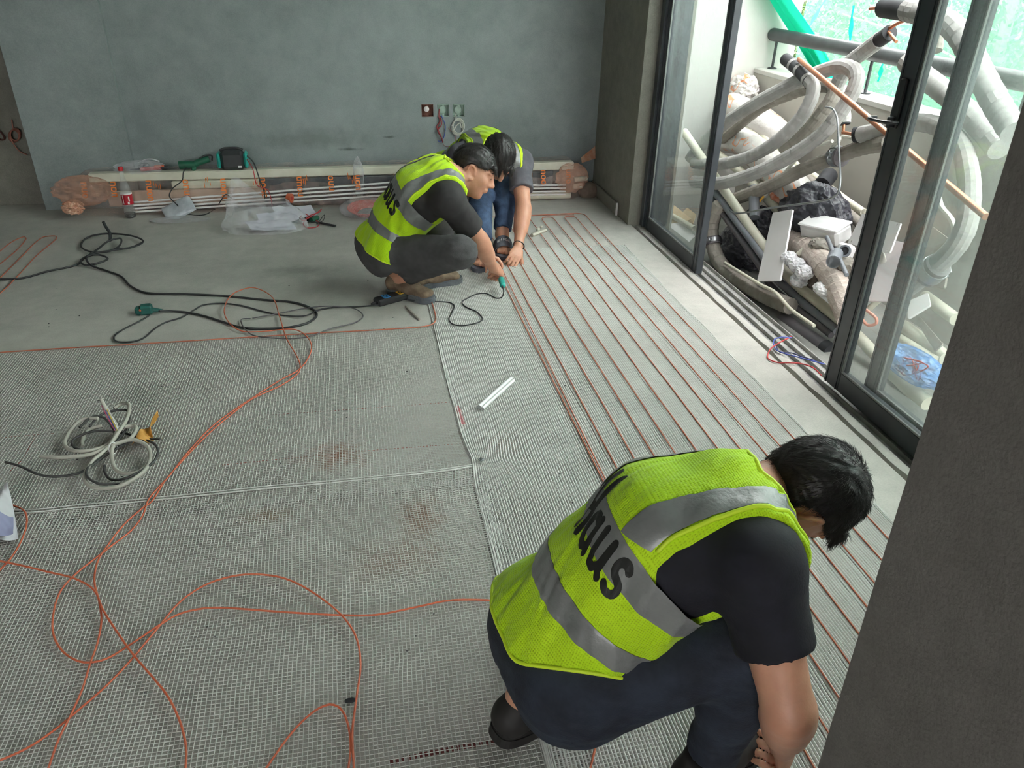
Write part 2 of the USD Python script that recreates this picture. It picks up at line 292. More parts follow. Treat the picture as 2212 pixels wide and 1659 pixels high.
# ------------------------------------------------------------------ balcony shell, railing, netting and what lies beyond
M_bal = mat('white_balcony_paint', srgb(176, 175, 170), .8, srgb(186, 185, 181), scale=2., bump=.0008, bscale=50)
M_balf = mat('balcony_floor_cement', srgb(118, 120, 116), .9, srgb(150, 151, 146), scale=3., bump=.002)
YE, XP, ZL = 5.10, 2.68, .885
put('balcony_floor', panel((1.945, -.5, -.25), (XP+.17, YE, -.06)), M_balf, kind='structure', label='grey cement balcony floor')
put('balcony_end_wall', [panel((1.985, YE, -.25), (2.95, YE+.2, 2.75)), panel((2.16, YE-.03, -.1), (2.27, YE, 2.75)), panel((1.990, 4.59, -.1), (2.004, YE, 2.75))], M_bal, kind='structure', label='white end wall of the balcony')
bpp = put('balcony_parapet', panel((XP, -.5, -.25), (XP+.17, YE, ZL-.03)), mat('grey_white_parapet', srgb(160, 157, 149), .85, srgb(172, 169, 161), scale=2., bump=.0008, bscale=50), kind='structure', label='white balcony parapet with a flat ledge under the railing')
put('ledge', span((XP-.004, -.5, ZL-.035), (XP+.18, YE, ZL), .006), M_bal, bpp, world=False)
M_rail = mat('dark_rail_paint', srgb(40, 43, 47), .4, srgb(58, 62, 65), scale=6)
rl = thing('balcony_railing', 'dark round balcony railing pipe on short posts above the white ledge', 'railing', (2.77, 3.5, ZL))
put('rail', pipe((2.77, YE-.01, 1.088), (2.77, -.4, 1.088), .04, 20), M_rail, rl, smooth=40)
for k, y in enumerate((5.03, 3.98, 2.9, 1.8)):
    put('post', [pipe((2.77, y, ZL+.01), (2.77, y, 1.06), .009, 10), lathe([(.03, ZL), (.03, ZL+.006), (.012, ZL+.012)], 14, (2.77, y, 0))], M_rail, rl, smooth=40)
def netmat(name, col, back, fac, amp):
    LK[name] = usdkit.material(stage, '/World/Looks/'+name, {'t': ('transparent_bsdf', {}), 'd': ('diffuse_bsdf', dict(color=col)), 'tr': ('translucent_bsdf', dict(color=back)), 'a': ('mix_closure', dict(fac=.5)), 'm': ('mix_closure', {}),
        'g': ('geometry', {}), 'n': ('noise_texture', dict(scale=1.3, detail=3)), 'r': ('map_range', dict(from_min=.3, from_max=.7, to_min=fac-amp, to_max=fac+amp, clamp=True))},
        [('d.BSDF', 'a.closure1'), ('tr.BSDF', 'a.closure2'), ('g.position', 'n.vector'), ('n.fac', 'r.value'), ('r.result', 'm.fac'), ('t.BSDF', 'm.closure1'), ('a.closure', 'm.closure2')], surface='m.closure'); return LK[name]
M_net = netmat('green_scaffold_net', srgb(120, 190, 165), srgb(135, 205, 180), .44, .12)
M_net2 = netmat('teal_net_folded', srgb(45, 190, 165), srgb(60, 215, 185), .93, .05)
def netF(u, v):
    y, z = 5.6-7.6*u, -2.2+6.2*v; P = np.stack([y*1.7, z*.5, 0*y], -1)
    return np.stack([3.35+.16*(fbm(P, 3, 4)-.5)+.05*np.sin(y*5.2+z*.8), y, z], -1)
nt = grid_sheet(netF, 160, 40)
sn_ = thing('scaffold_net', 'pale green see-through scaffold netting hung beyond the railing', 'netting', (3.35, 2, -2.2)); put('sheet', nt, M_net, sn_, smooth=True)
def foldF(u, v):
    a = spline([atx(1640, -75, 2.56), atx(1682, 0, 2.70), atx(1738, 85, 2.885), atx(1776, 150, 2.92), atx(1800, 215, 2.93)], .03)
    k = np.clip(u*(len(a)-1), 0, len(a)-1.001); i = k.astype(int); c = a[i]+(a[i+1]-a[i])*(k-i)[..., None]
    w = .30-.12*u; s = (v-.5)*w
    d = np.stack([-.25*s, -.93*s, .30*s], -1)
    fold = .028*np.sin(v*19+u*2.5)+.03*(fbm(np.stack([u*3, v*7, 0*u], -1), 3, 9)-.5)
    return c+d+np.stack([fold+.0*u, 0*u, 0*u], -1)
put('folded_net', grid_sheet(foldF, 60, 50, .006), M_net2, smooth=50, label='bunched teal net hanging down behind the railing beside the white wall', cat='netting')
for k, (p0, p1, lab) in enumerate((((1843, 12), (1833, 110), 'teal net strip hanging behind the black foam pipe end'), ((1782, 0), (1740, 70), 'narrow teal net strand beside the bunched net'), ((1907, 135), (1897, 176), 'short teal strip dangling below the railing'))):
    a, b = atx(*p0, 3.3), atx(*p1, 3.3); n = unit(np.cross(b-a, (1, 0, 0)))*.022
    put('strip', grid_sheet(lambda u, v: a+(b-a)*u[..., None]+n*(v-.5)[..., None]*(1-.4*u[..., None])+np.stack([.01*np.sin(u*9+v*4), 0*u, 0*u], -1), 20, 6, .003), M_net2, sn_, smooth=50, label=lab)
# outside ground, building, trees
M_grd = mat('outside_paving', srgb(100, 100, 92), .9, srgb(72, 86, 60), scale=.4)
put('ground', panel((-200, -200, -4.2), (400, 300, -4.0)), M_grd, kind='structure', label='paved ground below the balcony')
M_bw = mat('pale_facade', srgb(140, 139, 133), .8, srgb(150, 149, 145), scale=.8); M_bg = mat('facade_glass', srgb(120, 140, 145), .2); M_br = mat('tan_facade', srgb(116, 108, 94), .8)
bd = thing('apartment_building', 'pale low building with a tan lower floor behind the trees', 'building', (20, 14, -4))
put('wall', [span((18, -6, -.2), (26, 34, 3.2), .02)], M_bw, bd); put('base', span((17.6, -6, -4), (26, 34, -.2), .02), M_br, bd)
put('roof', span((17.4, -6.5, 3.2), (26.5, 34.5, 3.5), .02), M_bw, bd)
for k in range(12):
    y = -4+3.1*k; w = put('window', span((17.93, y, .6), (18.02, y+1.5, 2.1), .01), M_br, bd); put('pane', span((17.9, y+.1, .7), (17.94, y+1.4, 2.0), .01), M_bg, w)
M_leaf = mat('leaf_green', srgb(52, 86, 34), .6, srgb(84, 114, 52), scale=3.); M_leaf2 = mat('leaf_dark', srgb(36, 66, 32), .6, srgb(60, 90, 46), scale=3.)
M_bark = mat('bark', srgb(112, 104, 92), .9, srgb(140, 132, 118), scale=8.)
def leaves(centres, n, spread, size, seed):
    g = np.random.default_rng(seed); c = np.asarray(centres)[g.integers(0, len(centres), n)]+g.normal(0, 1, (n, 3))*spread
    a = g.normal(0, 1, (n, 3)); a /= np.linalg.norm(a, axis=1, keepdims=True); b = np.cross(a, g.normal(0, 1, (n, 3))); b /= np.linalg.norm(b, axis=1, keepdims=True)
    s = size*g.uniform(.6, 1.3, (n, 1)); P = np.stack([c-a*s, c+b*s*.4, c+a*s, c-b*s*.4], 1).reshape(-1, 3); k = np.arange(n)[:, None]*4
    return trimesh.Trimesh(P, np.vstack([k+[0, 1, 2], k+[0, 2, 3]]), process=False)
def tree(label, base, top, spread, n, m, seed, r=.11):
    g = np.random.default_rng(seed); base, top = np.asarray(base, float), np.asarray(top, float); t = thing('tree', label, 'tree', base)
    mid = base+(top-base)*.55; br = [tube(spline([base, base+(top-base)*.3+g.normal(0, .08, 3), mid, top], .2), np.linspace(r, r*.3, len(spline([base, base+(top-base)*.3, mid, top], .2))) if 0 else r*.7, 8)]; ends = [top]
    for k in range(9):
        s = base+(top-base)*g.uniform(.4, .9); e = s+V(*(g.normal(0, 1, 2)*spread*.8), g.uniform(.3, 1.3)*spread*.8); br.append(tube(spline([s, (s+e)/2+V(0, 0, .1), e], .2), np.linspace(r*.45, r*.12, len(spline([s, (s+e)/2+V(0, 0, .1), e], .2))), 6)); ends += [e, (s+e)/2]
    put('trunk', br, M_bark, t, smooth=40); put('foliage', leaves(ends, n, spread*.34, .055, seed), m, t, kind='stuff')
def gp(px, py, x): return atx(px, py, x)
b = gp(1800, 180, 8.5); tree('slim leafy tree seen through the net left of the black foam pipe end', (8.5, b[1], -4), gp(1842, -60, 8.5), 1.25, 7000, M_leaf, 3)
b = gp(1880, 100, 7.5); tree('low bright green tree under the foam pipe ends', (7.5, b[1], -4), gp(1872, 75, 7.5), .6, 4500, M_leaf, 5, .08)
b = gp(2180, 100, 9.); tree('dark green tree beyond the far right pane', (9., b[1], -4), gp(2190, 0, 9.), 1.5, 7000, M_leaf2, 8)
b = gp(2060, 60, 11); tree('broad tree behind the hanging white pipe', (11, b[1], -4), gp(2050, 20, 11), 1.6, 7000, M_leaf, 12)
b = gp(1740, 40, 9.); tree('dark tree beside the bunched teal net', (9., b[1], -4), gp(1752, 30, 9.), 1.0, 5000, M_leaf2, 15)

# ------------------------------------------------------------------ what is heaped on the balcony
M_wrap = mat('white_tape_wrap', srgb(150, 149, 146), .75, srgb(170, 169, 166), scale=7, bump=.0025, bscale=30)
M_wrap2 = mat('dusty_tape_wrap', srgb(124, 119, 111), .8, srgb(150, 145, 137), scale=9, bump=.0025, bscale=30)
M_foam = mat('black_foam', srgb(34, 36, 40), .75, srgb(48, 50, 54), scale=9)
M_copper = mat('copper', srgb(196, 128, 98), .35, srgb(214, 150, 118), scale=9, metal=.75)
M_pvc = mat('cream_pvc', srgb(196, 194, 176), .45, srgb(212, 210, 194), scale=6); M_pvcg = mat('grey_pvc', srgb(112, 116, 124), .45, srgb(136, 140, 146), scale=5)
M_pvcd = mat('dark_grey_pvc', srgb(84, 82, 86), .5, srgb(102, 98, 100), scale=5); M_steel = mat('zinc_steel', srgb(150, 154, 156), .35, metal=.8)
M_white = mat('white_plastic', srgb(222, 221, 222), .45, srgb(232, 231, 232), scale=3); M_bag = mat('black_bin_bag', srgb(52, 52, 60), .42, srgb(64, 64, 72), scale=6, spec=.6, bump=.004, bscale=40)
M_hose = mat('white_hose', srgb(198, 198, 190), .5); M_orange = mat('orange_sheath', srgb(196, 96, 66), .5, srgb(206, 110, 78), scale=20)
M_tan = mat('cardboard', srgb(190, 168, 136), .85, srgb(202, 182, 150), scale=9); M_blue = film('blue_film', srgb(90, 150, 215), .55); M_red = mat('red_wire', srgb(190, 60, 62), .5); M_bluew = mat('blue_wire', srgb(72, 88, 168), .5)
def wrapped(P, r, seed=0, n=14, pitch=.055):
    """taped insulation: overlapping turns and soft lumps"""
    Q = spline(P, .006); s = np.r_[0, np.cumsum(np.linalg.norm(np.diff(Q, axis=0), axis=1))]
    saw = (s/pitch+.4*noise(np.stack([s*9, 0*s, 0*s], -1), seed)) % 1
    k = 1+.06*(saw-.5)+.10*(fbm(np.stack([s*5, 0*s+seed, 0*s], -1), 3, seed)-.5)
    return tube(Q, r*k, n)
def bp(L): return np.array([atx(*p) for p in L])
def endface(P, r, out=.07, m=M_foam, rod=True): # black foam end with the copper sticking out
    pass
def ins(label, L, r, seed, m=M_wrap, foam=None, rod=None, bands=()):
    P = bp(L); t = thing('insulated_pipe', label, 'pipe', P.mean(0))
    put('wrap', wrapped(P, r, seed), m, t, smooth=24)
    if foam is not None:
        F = bp(foam); put('foam_sleeve', tube(spline(F, .01), r*.92, 16), M_foam, t, smooth=40)
        for q in bands:
            S = spline(F, .006); i = int(q*(len(S)-5)); put('tape_band', tube(S[i:i+5], r*.97, 16), M_wrap, t, smooth=40)
    for R in (rod or ()):
        put('copper_end', tube(spline(bp(R), .01), .0075, 10), M_copper, t, smooth=40)
    return t
ins('white taped pipe bent in the largest loop at the top of the heap', [(1490, 345, 2.10), (1506, 323, 2.12), (1537, 292, 2.14), (1568, 265, 2.17), (1642, 218, 2.22), (1724, 175, 2.3), (1771, 156, 2.33), (1818, 144, 2.34), (1846, 154, 2.34), (1850, 178, 2.33), (1829, 222, 2.30), (1779, 286, 2.24), (1701, 341, 2.16), (1623, 377, 2.09), (1553, 396, 2.05), (1500, 392, 2.04)], .036, 1)
ins('white taped pipe whose black foam end is banded with white tape', [(1500, 352, 2.06), (1553, 355, 2.08), (1623, 337, 2.12), (1681, 303, 2.17), (1730, 254, 2.22), (1753, 212, 2.25), (1757, 188, 2.26), (1750, 176, 2.27)], .034, 2,
    foam=[(1752, 182, 2.27), (1735, 161, 2.28), (1716, 143, 2.29), (1697, 128, 2.30)], bands=(.12, .45, .7))
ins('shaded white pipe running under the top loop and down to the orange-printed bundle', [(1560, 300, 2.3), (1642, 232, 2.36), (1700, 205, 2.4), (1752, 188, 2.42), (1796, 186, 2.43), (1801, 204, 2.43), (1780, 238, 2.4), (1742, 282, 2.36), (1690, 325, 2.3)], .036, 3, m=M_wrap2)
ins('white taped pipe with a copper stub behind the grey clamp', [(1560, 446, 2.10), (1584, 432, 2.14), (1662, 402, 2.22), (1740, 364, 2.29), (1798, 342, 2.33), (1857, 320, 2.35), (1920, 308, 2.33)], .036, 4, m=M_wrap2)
ins('white pipe curving down behind the right pane to a wide grey clamp', [(1860, 291, 2.32), (1900, 283, 2.34), (1950, 268, 2.35), (2000, 266, 2.34), (2045, 284, 2.3), (2076, 318, 2.26), (2092, 380, 2.2), (2094, 440, 2.16), (2086, 490, 2.14), (2062, 535, 2.13), (2020, 575, 2.13), (1960, 622, 2.14)], .038, 5, foam=[(1866, 289, 2.325), (1854, 290, 2.32), (1845, 291, 2.31)], rod=([(1848, 291, 2.31), (1820, 286, 2.3)],))
ins('thick white pipe slung from a black foam end at the top of the right pane', [(1960, 22, 2.28), (2005, 33, 2.26), (2040, 45, 2.25), (2068, 68, 2.24), (2092, 105, 2.22), (2118, 160, 2.2), (2150, 220, 2.18), (2190, 285, 2.16)], .044, 6, foam=[(1962, 24, 2.28), (1935, 20, 2.29), (1909, 17, 2.3)], rod=([(1912, 16, 2.3), (1893, 17, 2.3), (1879, 19, 2.3)],))
ins('straight thick white pipe crossing behind the middle of the right pane', [(1960, 135, 2.42), (2000, 168, 2.4), (2050, 208, 2.37), (2105, 258, 2.33), (2160, 322, 2.3)], .044, 7)
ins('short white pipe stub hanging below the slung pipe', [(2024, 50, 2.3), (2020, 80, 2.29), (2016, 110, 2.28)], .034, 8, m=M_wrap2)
ins('white pipe pointing up to a black foam end with copper tails', [(1790, 240, 2.46), (1812, 176, 2.44), (1834, 138, 2.42), (1866, 112, 2.4), (1900, 86, 2.38)], .036, 9, foam=[(1900, 86, 2.38), (1912, 78, 2.37), (1922, 70, 2.36)], rod=([(1916, 66, 2.36), (1925, 76, 2.35), (1936, 90, 2.34)], [(1920, 62, 2.36), (1940, 50, 2.35), (1955, 44, 2.34)]))
ins('white pipe stub with a copper tail below the top loop', [(1822, 238, 2.36), (1823, 254, 2.36), (1823, 266, 2.36)], .032, 10, foam=[(1823, 262, 2.36), (1823, 269, 2.36)], rod=([(1823, 266, 2.36), (1822, 280, 2.36), (1821, 290, 2.36)],))
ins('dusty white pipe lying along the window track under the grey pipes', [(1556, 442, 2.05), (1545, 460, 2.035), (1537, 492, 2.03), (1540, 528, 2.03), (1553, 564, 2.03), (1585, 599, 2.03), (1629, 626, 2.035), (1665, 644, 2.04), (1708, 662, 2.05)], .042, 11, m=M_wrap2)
ins('fat pinkish wrapped pipe beside the white flat board', [(1690, 508, 2.26), (1715, 522, 2.24), (1757, 548, 2.2), (1790, 588, 2.17), (1812, 628, 2.15), (1838, 690, 2.12)], .060, 12, m=mat('pinkish_fibre_wrap', srgb(186, 172, 162), .9, srgb(208, 196, 188), scale=30, stretch=(1, 1, 6), bump=.004, bscale=40))
ins('stub of white pipe behind the grey corrugated tube', [(1588, 432, 2.2), (1610, 422, 2.22), (1650, 415, 2.25)], .034, 13)
# clamps
def clamp(label, c, axis, r, w, seed=0):
    z = unit(axis); x = unit(np.cross(z, V(.2, .5, 1))); M = frame(x=x, y=np.cross(z, x)); t = thing('pipe_clamp', label, 'clamp', c)
    put('rubber', lathe([(r, -w), (r*1.12, -w), (r*1.12, w), (r, w)], 28, c, M), M_pvcd, t, smooth=40)
    put('steel_band', lathe([(r*1.13, -w*.55), (r*1.2, -w*.55), (r*1.2, w*.55), (r*1.13, w*.55)], 28, c, M), M_steel, t, smooth=40)
    b = np.asarray(c)+M[:3, 0]*r*1.35; put('bolt', [rbox(r*.35, r*.5, w*.9, .002, c=b, M=M), tube(np.array([b-M[:3, 1]*r*.5, b+M[:3, 1]*r*.5]), r*.08, 8)], M_steel, t)
clamp('steel clamp with a rubber lining on the lowest white pipe by the track', atx(1540, 522, 2.03), atx(1545, 545, 2.03)-atx(1538, 500, 2.03), .043, .022)
clamp('dark clamp ring on the white pipe in the middle of the heap', atx(1810, 338, 2.33), V(.1, -.9, .15), .043, .03)
clamp('wide grey clamp at the foot of the curved pipe behind the right pane', atx(2014, 584, 2.13), atx(1960, 622, 2.14)-atx(2062, 535, 2.13), .044, .04)
# straight pipes and rods
def rod(name, label, cat, L, r, m, n=14, hollow=0, sm=40): 
    P = bp(L); mesh = pipe(P[0], P[1], r, n, hollow) if len(P) == 2 else tube(spline(P, .02), r, n); return put(name, mesh, m, smooth=sm, label=label, cat=cat)
rod('copper_pipe', 'bare copper pipe slanting across the whole heap', 'pipe', [(1726, 128, 2.28), (2130, 468, 2.03)], .0125, M_copper)
rod('plastic_pipe', 'longest cream pipe slanting along the window from the left pane', 'pipe', [(1478, 285, 2.05), (1545, 383, 2.08), (1699, 592, 2.13), (1840, 714, 2.17), (1985, 868, 2.2)], .026, M_pvc)
rod('grey_pipe', 'grey plastic pipe just below the longest cream pipe', 'pipe', [(1526, 390, 2.06), (1557, 432, 2.07), (1652, 560, 2.09), (1680, 605, 2.10), (1808, 714, 2.14)], .020, M_pvcg)
rod('grey_pipe', 'thinner grey pipe under the grey plastic pipe', 'pipe', [(1518, 402, 2.05), (1545, 440, 2.06), (1641, 574, 2.08), (1666, 618, 2.09), (1796, 724, 2.12)], .017, M_pvcd)
dpp = thing('grey_pipe', 'thick dark pipe on the balcony floor beside the track', 'pipe', atx(1740, 724, 2.07)); put('tube', pipe(atx(1690, 690, 2.06), atx(1786, 754, 2.085), .036, 16), M_pvcd, dpp, smooth=40); put('end_cap', pipe(atx(1781, 750, 2.085), atx(1795, 760, 2.088), .038, 16), M_foam, dpp, smooth=40, label='black end cap')
rod('conduit', 'thin cream conduit lying on the lowest white pipe', 'pipe', [(1566, 568, 2.0), (1602, 590, 2.0), (1645, 616, 2.0), (1675, 632, 2.005), (1708, 668, 2.01), (1759, 704, 2.02)], .009, M_pvc, 10)
rod('plastic_pipe', 'pair of cream pipes beside the printed bundles, left one', 'pipe', [(1598, 265, 2.45), (1720, 370, 2.42)], .020, M_pvc)
rod('plastic_pipe', 'pair of cream pipes beside the printed bundles, right one', 'pipe', [(1612, 262, 2.48), (1730, 364, 2.45)], .018, M_pvc)
rod('plastic_pipe', 'cream pipe passing behind the orange plastic scrap', 'pipe', [(1546, 330, 2.3), (1610, 380, 2.3), (1690, 465, 2.3)], .026, M_pvc)
rod('plastic_pipe', 'cream pipe coming out from under the middle white pipe', 'pipe', [(1640, 395, 2.38), (1730, 438, 2.38), (1780, 500, 2.36)], .022, M_pvc)
rod('plastic_pipe', 'brownish pipe along the foot of the parapet', 'pipe', [(1738, 380, 2.56), (1860, 485, 2.5)], .026, M_wrap2)
rod('plastic_pipe', 'cream pipe against the parapet above the brownish pipe', 'pipe', [(1752, 375, 2.6), (1866, 462, 2.56)], .020, M_pvc)
rod('plastic_pipe', 'short cream pipe end resting against the parapet', 'pipe', [(1822, 428, 2.58), (1866, 458, 2.55)], .018, M_pvc, hollow=.004)
rod('plastic_pipe', 'upper of two cream pipes behind the right pane', 'pipe', [(1950, 705, 2.3), (2045, 775, 2.26)], .030, M_pvc)
rod('plastic_pipe', 'lower of two cream pipes behind the right pane', 'pipe', [(1910, 710, 2.28), (2020, 780, 2.22)], .022, M_pvc)
rod('plastic_pipe', 'cream pipe near the bottom corner of the right pane', 'pipe', [(1918, 797, 2.1), (2005, 872, 2.1)], .030, M_pvc)
rod('plastic_pipe', 'far cream pipe behind the clamp at the right edge of the pane', 'pipe', [(1998, 640, 2.42), (2065, 690, 2.36)], .026, M_pvc)
rod('plastic_pipe', 'cream pipe crossing the lilac panel', 'pipe', [(1856, 685, 2.22), (1925, 625, 2.3)], .014, M_pvc)
rod('steel_rod', 'bent thin steel rod hooked over the heap', 'rod', [(1784, 231, 2.24), (1800, 236, 2.23), (1808, 255, 2.22), (1812, 320, 2.18), (1815, 390, 2.14), (1809, 418, 2.12), (1785, 432, 2.11), (1680, 447, 2.08), (1590, 461, 2.06), (1576, 453, 2.06)], .005, M_steel, 8)
rod('conduit', 'thin white cable bending from the middle pipe to a yellow tip', 'cable', [(1798, 305, 2.3), (1740, 325, 2.28), (1708, 358, 2.26), (1680, 390, 2.24), (1652, 422, 2.22)], .009, M_hose, 8)
rod('cable_tip', 'yellow tip of the thin white cable', 'cable end', [(1652, 421, 2.22), (1641, 435, 2.21)], .007, mat('yellow_tip', srgb(224, 168, 62), .5), 8)
rod('conduit', 'white hose looped behind the grey clamp', 'hose', [(1908, 302, 2.36), (1850, 300, 2.34), (1818, 296, 2.32), (1812, 306, 2.3), (1796, 318, 2.3)], .008, M_hose, 8)
rod('conduit', 'thin white hose curving down behind the right pane', 'hose', [(2026, 420, 2.4), (2034, 448, 2.38), (2052, 470, 2.36), (2061, 490, 2.35), (2060, 525, 2.34)], .012, M_hose, 8)
rod('corrugated_tube', 'short upright grey tube beside the longest cream pipe', 'tube', [(1628, 404, 2.2), (1629, 440, 2.18), (1629, 470, 2.16)], .029, M_pvcg)
rod('corrugated_tube', 'large black pipe mouth beyond the dark clamp ring', 'pipe', [(1792, 378, 2.58), (1775, 400, 2.5)], .045, M_foam, 20, .006)
# boards, boxes and fittings
def quad(name, label, cat, C, t, m, holes=()):
    """flat plate through four picture points, given thickness; C: (px, py, x)"""
    P = bp(C); o = P.mean(0); ex = unit(P[1]-P[0]+P[2]-P[3]); n = unit(np.cross(ex, P[3]-P[0])); ey = np.cross(n, ex)
    n = n if n[0] < 0 else n; q = np.stack([(P-o)@ex, (P-o)@ey], 1); poly = sg.Polygon(q).buffer(-.008).buffer(.008)
    for h in holes: w = q[0]*(1-h[0])*(1-h[1])+q[1]*h[0]*(1-h[1])+q[2]*h[0]*h[1]+q[3]*(1-h[0])*h[1]; poly = poly.difference(sg.Point(*w).buffer(.006, 8))
    M = np.eye(4); M[:3, 0], M[:3, 1], M[:3, 2] = ex, ey, np.cross(ex, ey); return put(name, slab(poly, t, M, o-M[:3, 2]*t/2), m, label=label, cat=cat)
quad('flat_board', 'long white flat board leaning over the pipes in the doorway', 'board', [(1671, 460, 2.16), (1714, 453, 2.17), (1686, 607, 2.03), (1637, 608, 2.02)], .010, M_white)
quad('cover_plate', 'square white plate with corner holes behind the sash stile', 'plate', [(1864, 462, 2.36), (1948, 483, 2.33), (1922, 548, 2.27), (1832, 526, 2.30)], .008, M_white, [(.07, .08), (.93, .08), (.93, .92), (.07, .92)])
quad('panel', 'large lilac panel lying behind the right sash', 'panel', [(1893, 512, 2.34), (1985, 530, 2.36), (1955, 655, 2.26), (1850, 650, 2.2)], .012, mat('lilac_board', srgb(204, 196, 200), .6, srgb(212, 205, 208), scale=3))
quad('panel', 'white panel with a cut corner low behind the right pane', 'panel', [(1962, 652, 2.34), (2004, 632, 2.37), (2012, 662, 2.32), (1962, 690, 2.26)], .008, M_white)
quad('panel', 'white board standing against the parapet behind the right pane', 'panel', [(2013, 488, 2.5), (2058, 522, 2.46), (2042, 625, 2.38), (1984, 606, 2.40)], .010, M_wrap2)
quad('panel', 'grey strip slanting to the bottom right of the pane', 'panel', [(1978, 690, 2.3), (1986, 684, 2.3), (2040, 745, 2.24), (2020, 760, 2.22)], .006, M_wrap2)
quad('cardboard', 'tan cardboard sheet behind the left pane', 'cardboard', [(1408, 455, 2.06), (1450, 440, 2.16), (1492, 470, 2.14), (1452, 492, 2.06)], .006, M_tan)
quad('cardboard', 'smaller tan cardboard flap under the cream pipes of the left pane', 'cardboard', [(1464, 470, 2.16), (1484, 448, 2.2), (1505, 464, 2.2), (1496, 486, 2.16)], .006, M_tan)
quad('panel', 'white sheet on the floor behind the left pane', 'panel', [(1436, 486, 2.03), (1470, 478, 2.1), (1502, 512, 2.1), (1484, 528, 2.03)], .006, M_white)
rod('plastic_pipe', 'short cream pipe lying behind the left pane', 'pipe', [(1445, 462, 2.1), (1500, 494, 2.1)], .018, M_pvc, hollow=.004)
bc = atx(1783, 500, 2.28)
bx = thing('junction_box', 'white plastic box with rounded end on the black bags', 'box', bc); Mb = frame(x=V(.30, -.93, .10), y=V(.85, .25, .30))
put('body', rbox(.235, .115, .085, .014, c=bc, M=Mb), M_white, bx); put('lid', rbox(.238, .118, .012, .004, c=bc+Mb[:3, 2]*.046, M=Mb), M_white, bx)
rod('grey_pipe', 'thin grey pipe poking out below the white box', 'pipe', [(1786, 512, 2.18), (1800, 545, 2.12)], .010, M_pvcg, 10); rod('grey_pipe', 'thin grey pipe leaning beside the purple-grey coupling', 'pipe', [(1812, 555, 2.14), (1829, 594, 2.1)], .010, M_pvcg, 10)
rod('pipe_coupling', 'purple-grey pipe coupling under the white box', 'fitting', [(1806, 548, 2.15), (1800, 566, 2.10)], .032, M_pvcg, 20, .004)
jt = thing('pipe_fitting', 'white square fitting with a round black mouth by the sash stile', 'fitting', atx(1826, 543, 2.2)); put('body', rbox(.07, .07, .07, .012, c=atx(1826, 543, 2.22), M=frame(x=V(-.8, -.5, .4), y=V(.5, -.85, 0))), M_white, jt); put('mouth', lathe([(.02, 0), (.028, 0), (.028, .012), (.02, .012), (.02, .001)], 20, atx(1826, 543, 2.185), frame(z=V(-.8, -.5, .4), x=V(.5, -.85, 0))), M_pvcg, jt, smooth=40); put('bore', lathe([(.0195, -.004), (.0195, .004)], 20, atx(1826, 543, 2.183), frame(z=V(-.8, -.5, .4), x=V(.5, -.85, 0))), M_foam, jt)
rod('plastic_pipe', 'short cream pipe offcut on the fat pinkish pipe', 'pipe', [(1724, 550, 2.14), (1748, 530, 2.18)], .014, M_pvc, hollow=.003)
def crumple(c, r, seed, sub=4, amp=.34):
    m = trimesh.creation.icosphere(sub, 1.0); v = np.array(m.vertices); k = 1+amp*(np.abs(fbm(v*2.2+seed*9, 4, seed)-.5)*-2+.4)+.18*amp*(np.abs(fbm(v*5.5+seed*3, 3, seed+1)-.5)*-2+.3)+.08*(fbm(v*11+seed, 2, seed)-.5)
    return trimesh.Trimesh(np.asarray(c)+v*k[:, None]*np.asarray(r), m.faces, process=False)
for (c, r, sd, lab) in ((atx(1757, 470, 2.36), (.14, .22, .16), 3, 'black rubbish bag behind the white box'), (atx(1642, 488, 2.26), (.09, .13, .10), 5, 'small black rubbish bag under the grey tube'), (atx(1602, 540, 2.22), (.10, .20, .13), 8, 'black rubbish bag low beside the lowest white pipe')):
    put('rubbish_bag', crumple(c, r, sd, 5), M_bag, smooth=28, label=lab, cat='bag')
put('plastic_scrap', crumple(atx(1690, 425, 2.36), (.06, .07, .07), 11), mat('orange_print_scrap', srgb(226, 120, 72), .3, srgb(236, 214, 200), scale=14), smooth=25, label='crumpled orange plastic scrap above the black bag', cat='scrap')
put('foil_scrap', [crumple(atx(px, py, 2.1), (.035, .04, .03), 20+k, 3, .6) for k, (px, py) in enumerate(((1705, 558), (1722, 572), (1738, 588), (1726, 605)))], mat('white_film_scrap', srgb(212, 212, 216), .25, spec=.7), smooth=20, label='crumpled white film scraps right of the flat board', cat='scrap')
put('foil_scrap', crumple(atx(1776, 625, 2.1), (.03, .05, .025), 31, 3, .5), M_white, smooth=20, label='crumpled pale scrap beside the longest cream pipe', cat='scrap')
put('debris', [crumple(atx(px, py, 2.2), (.04, .05, .03), 40+k, 3, .5) for k, (px, py) in enumerate(((1815, 580), (1770, 530), (1760, 610), (1745, 615), (1828, 570)))], M_wrap2, smooth=30, label='loose rubble and scraps between the pipes', cat='debris', kind='stuff')
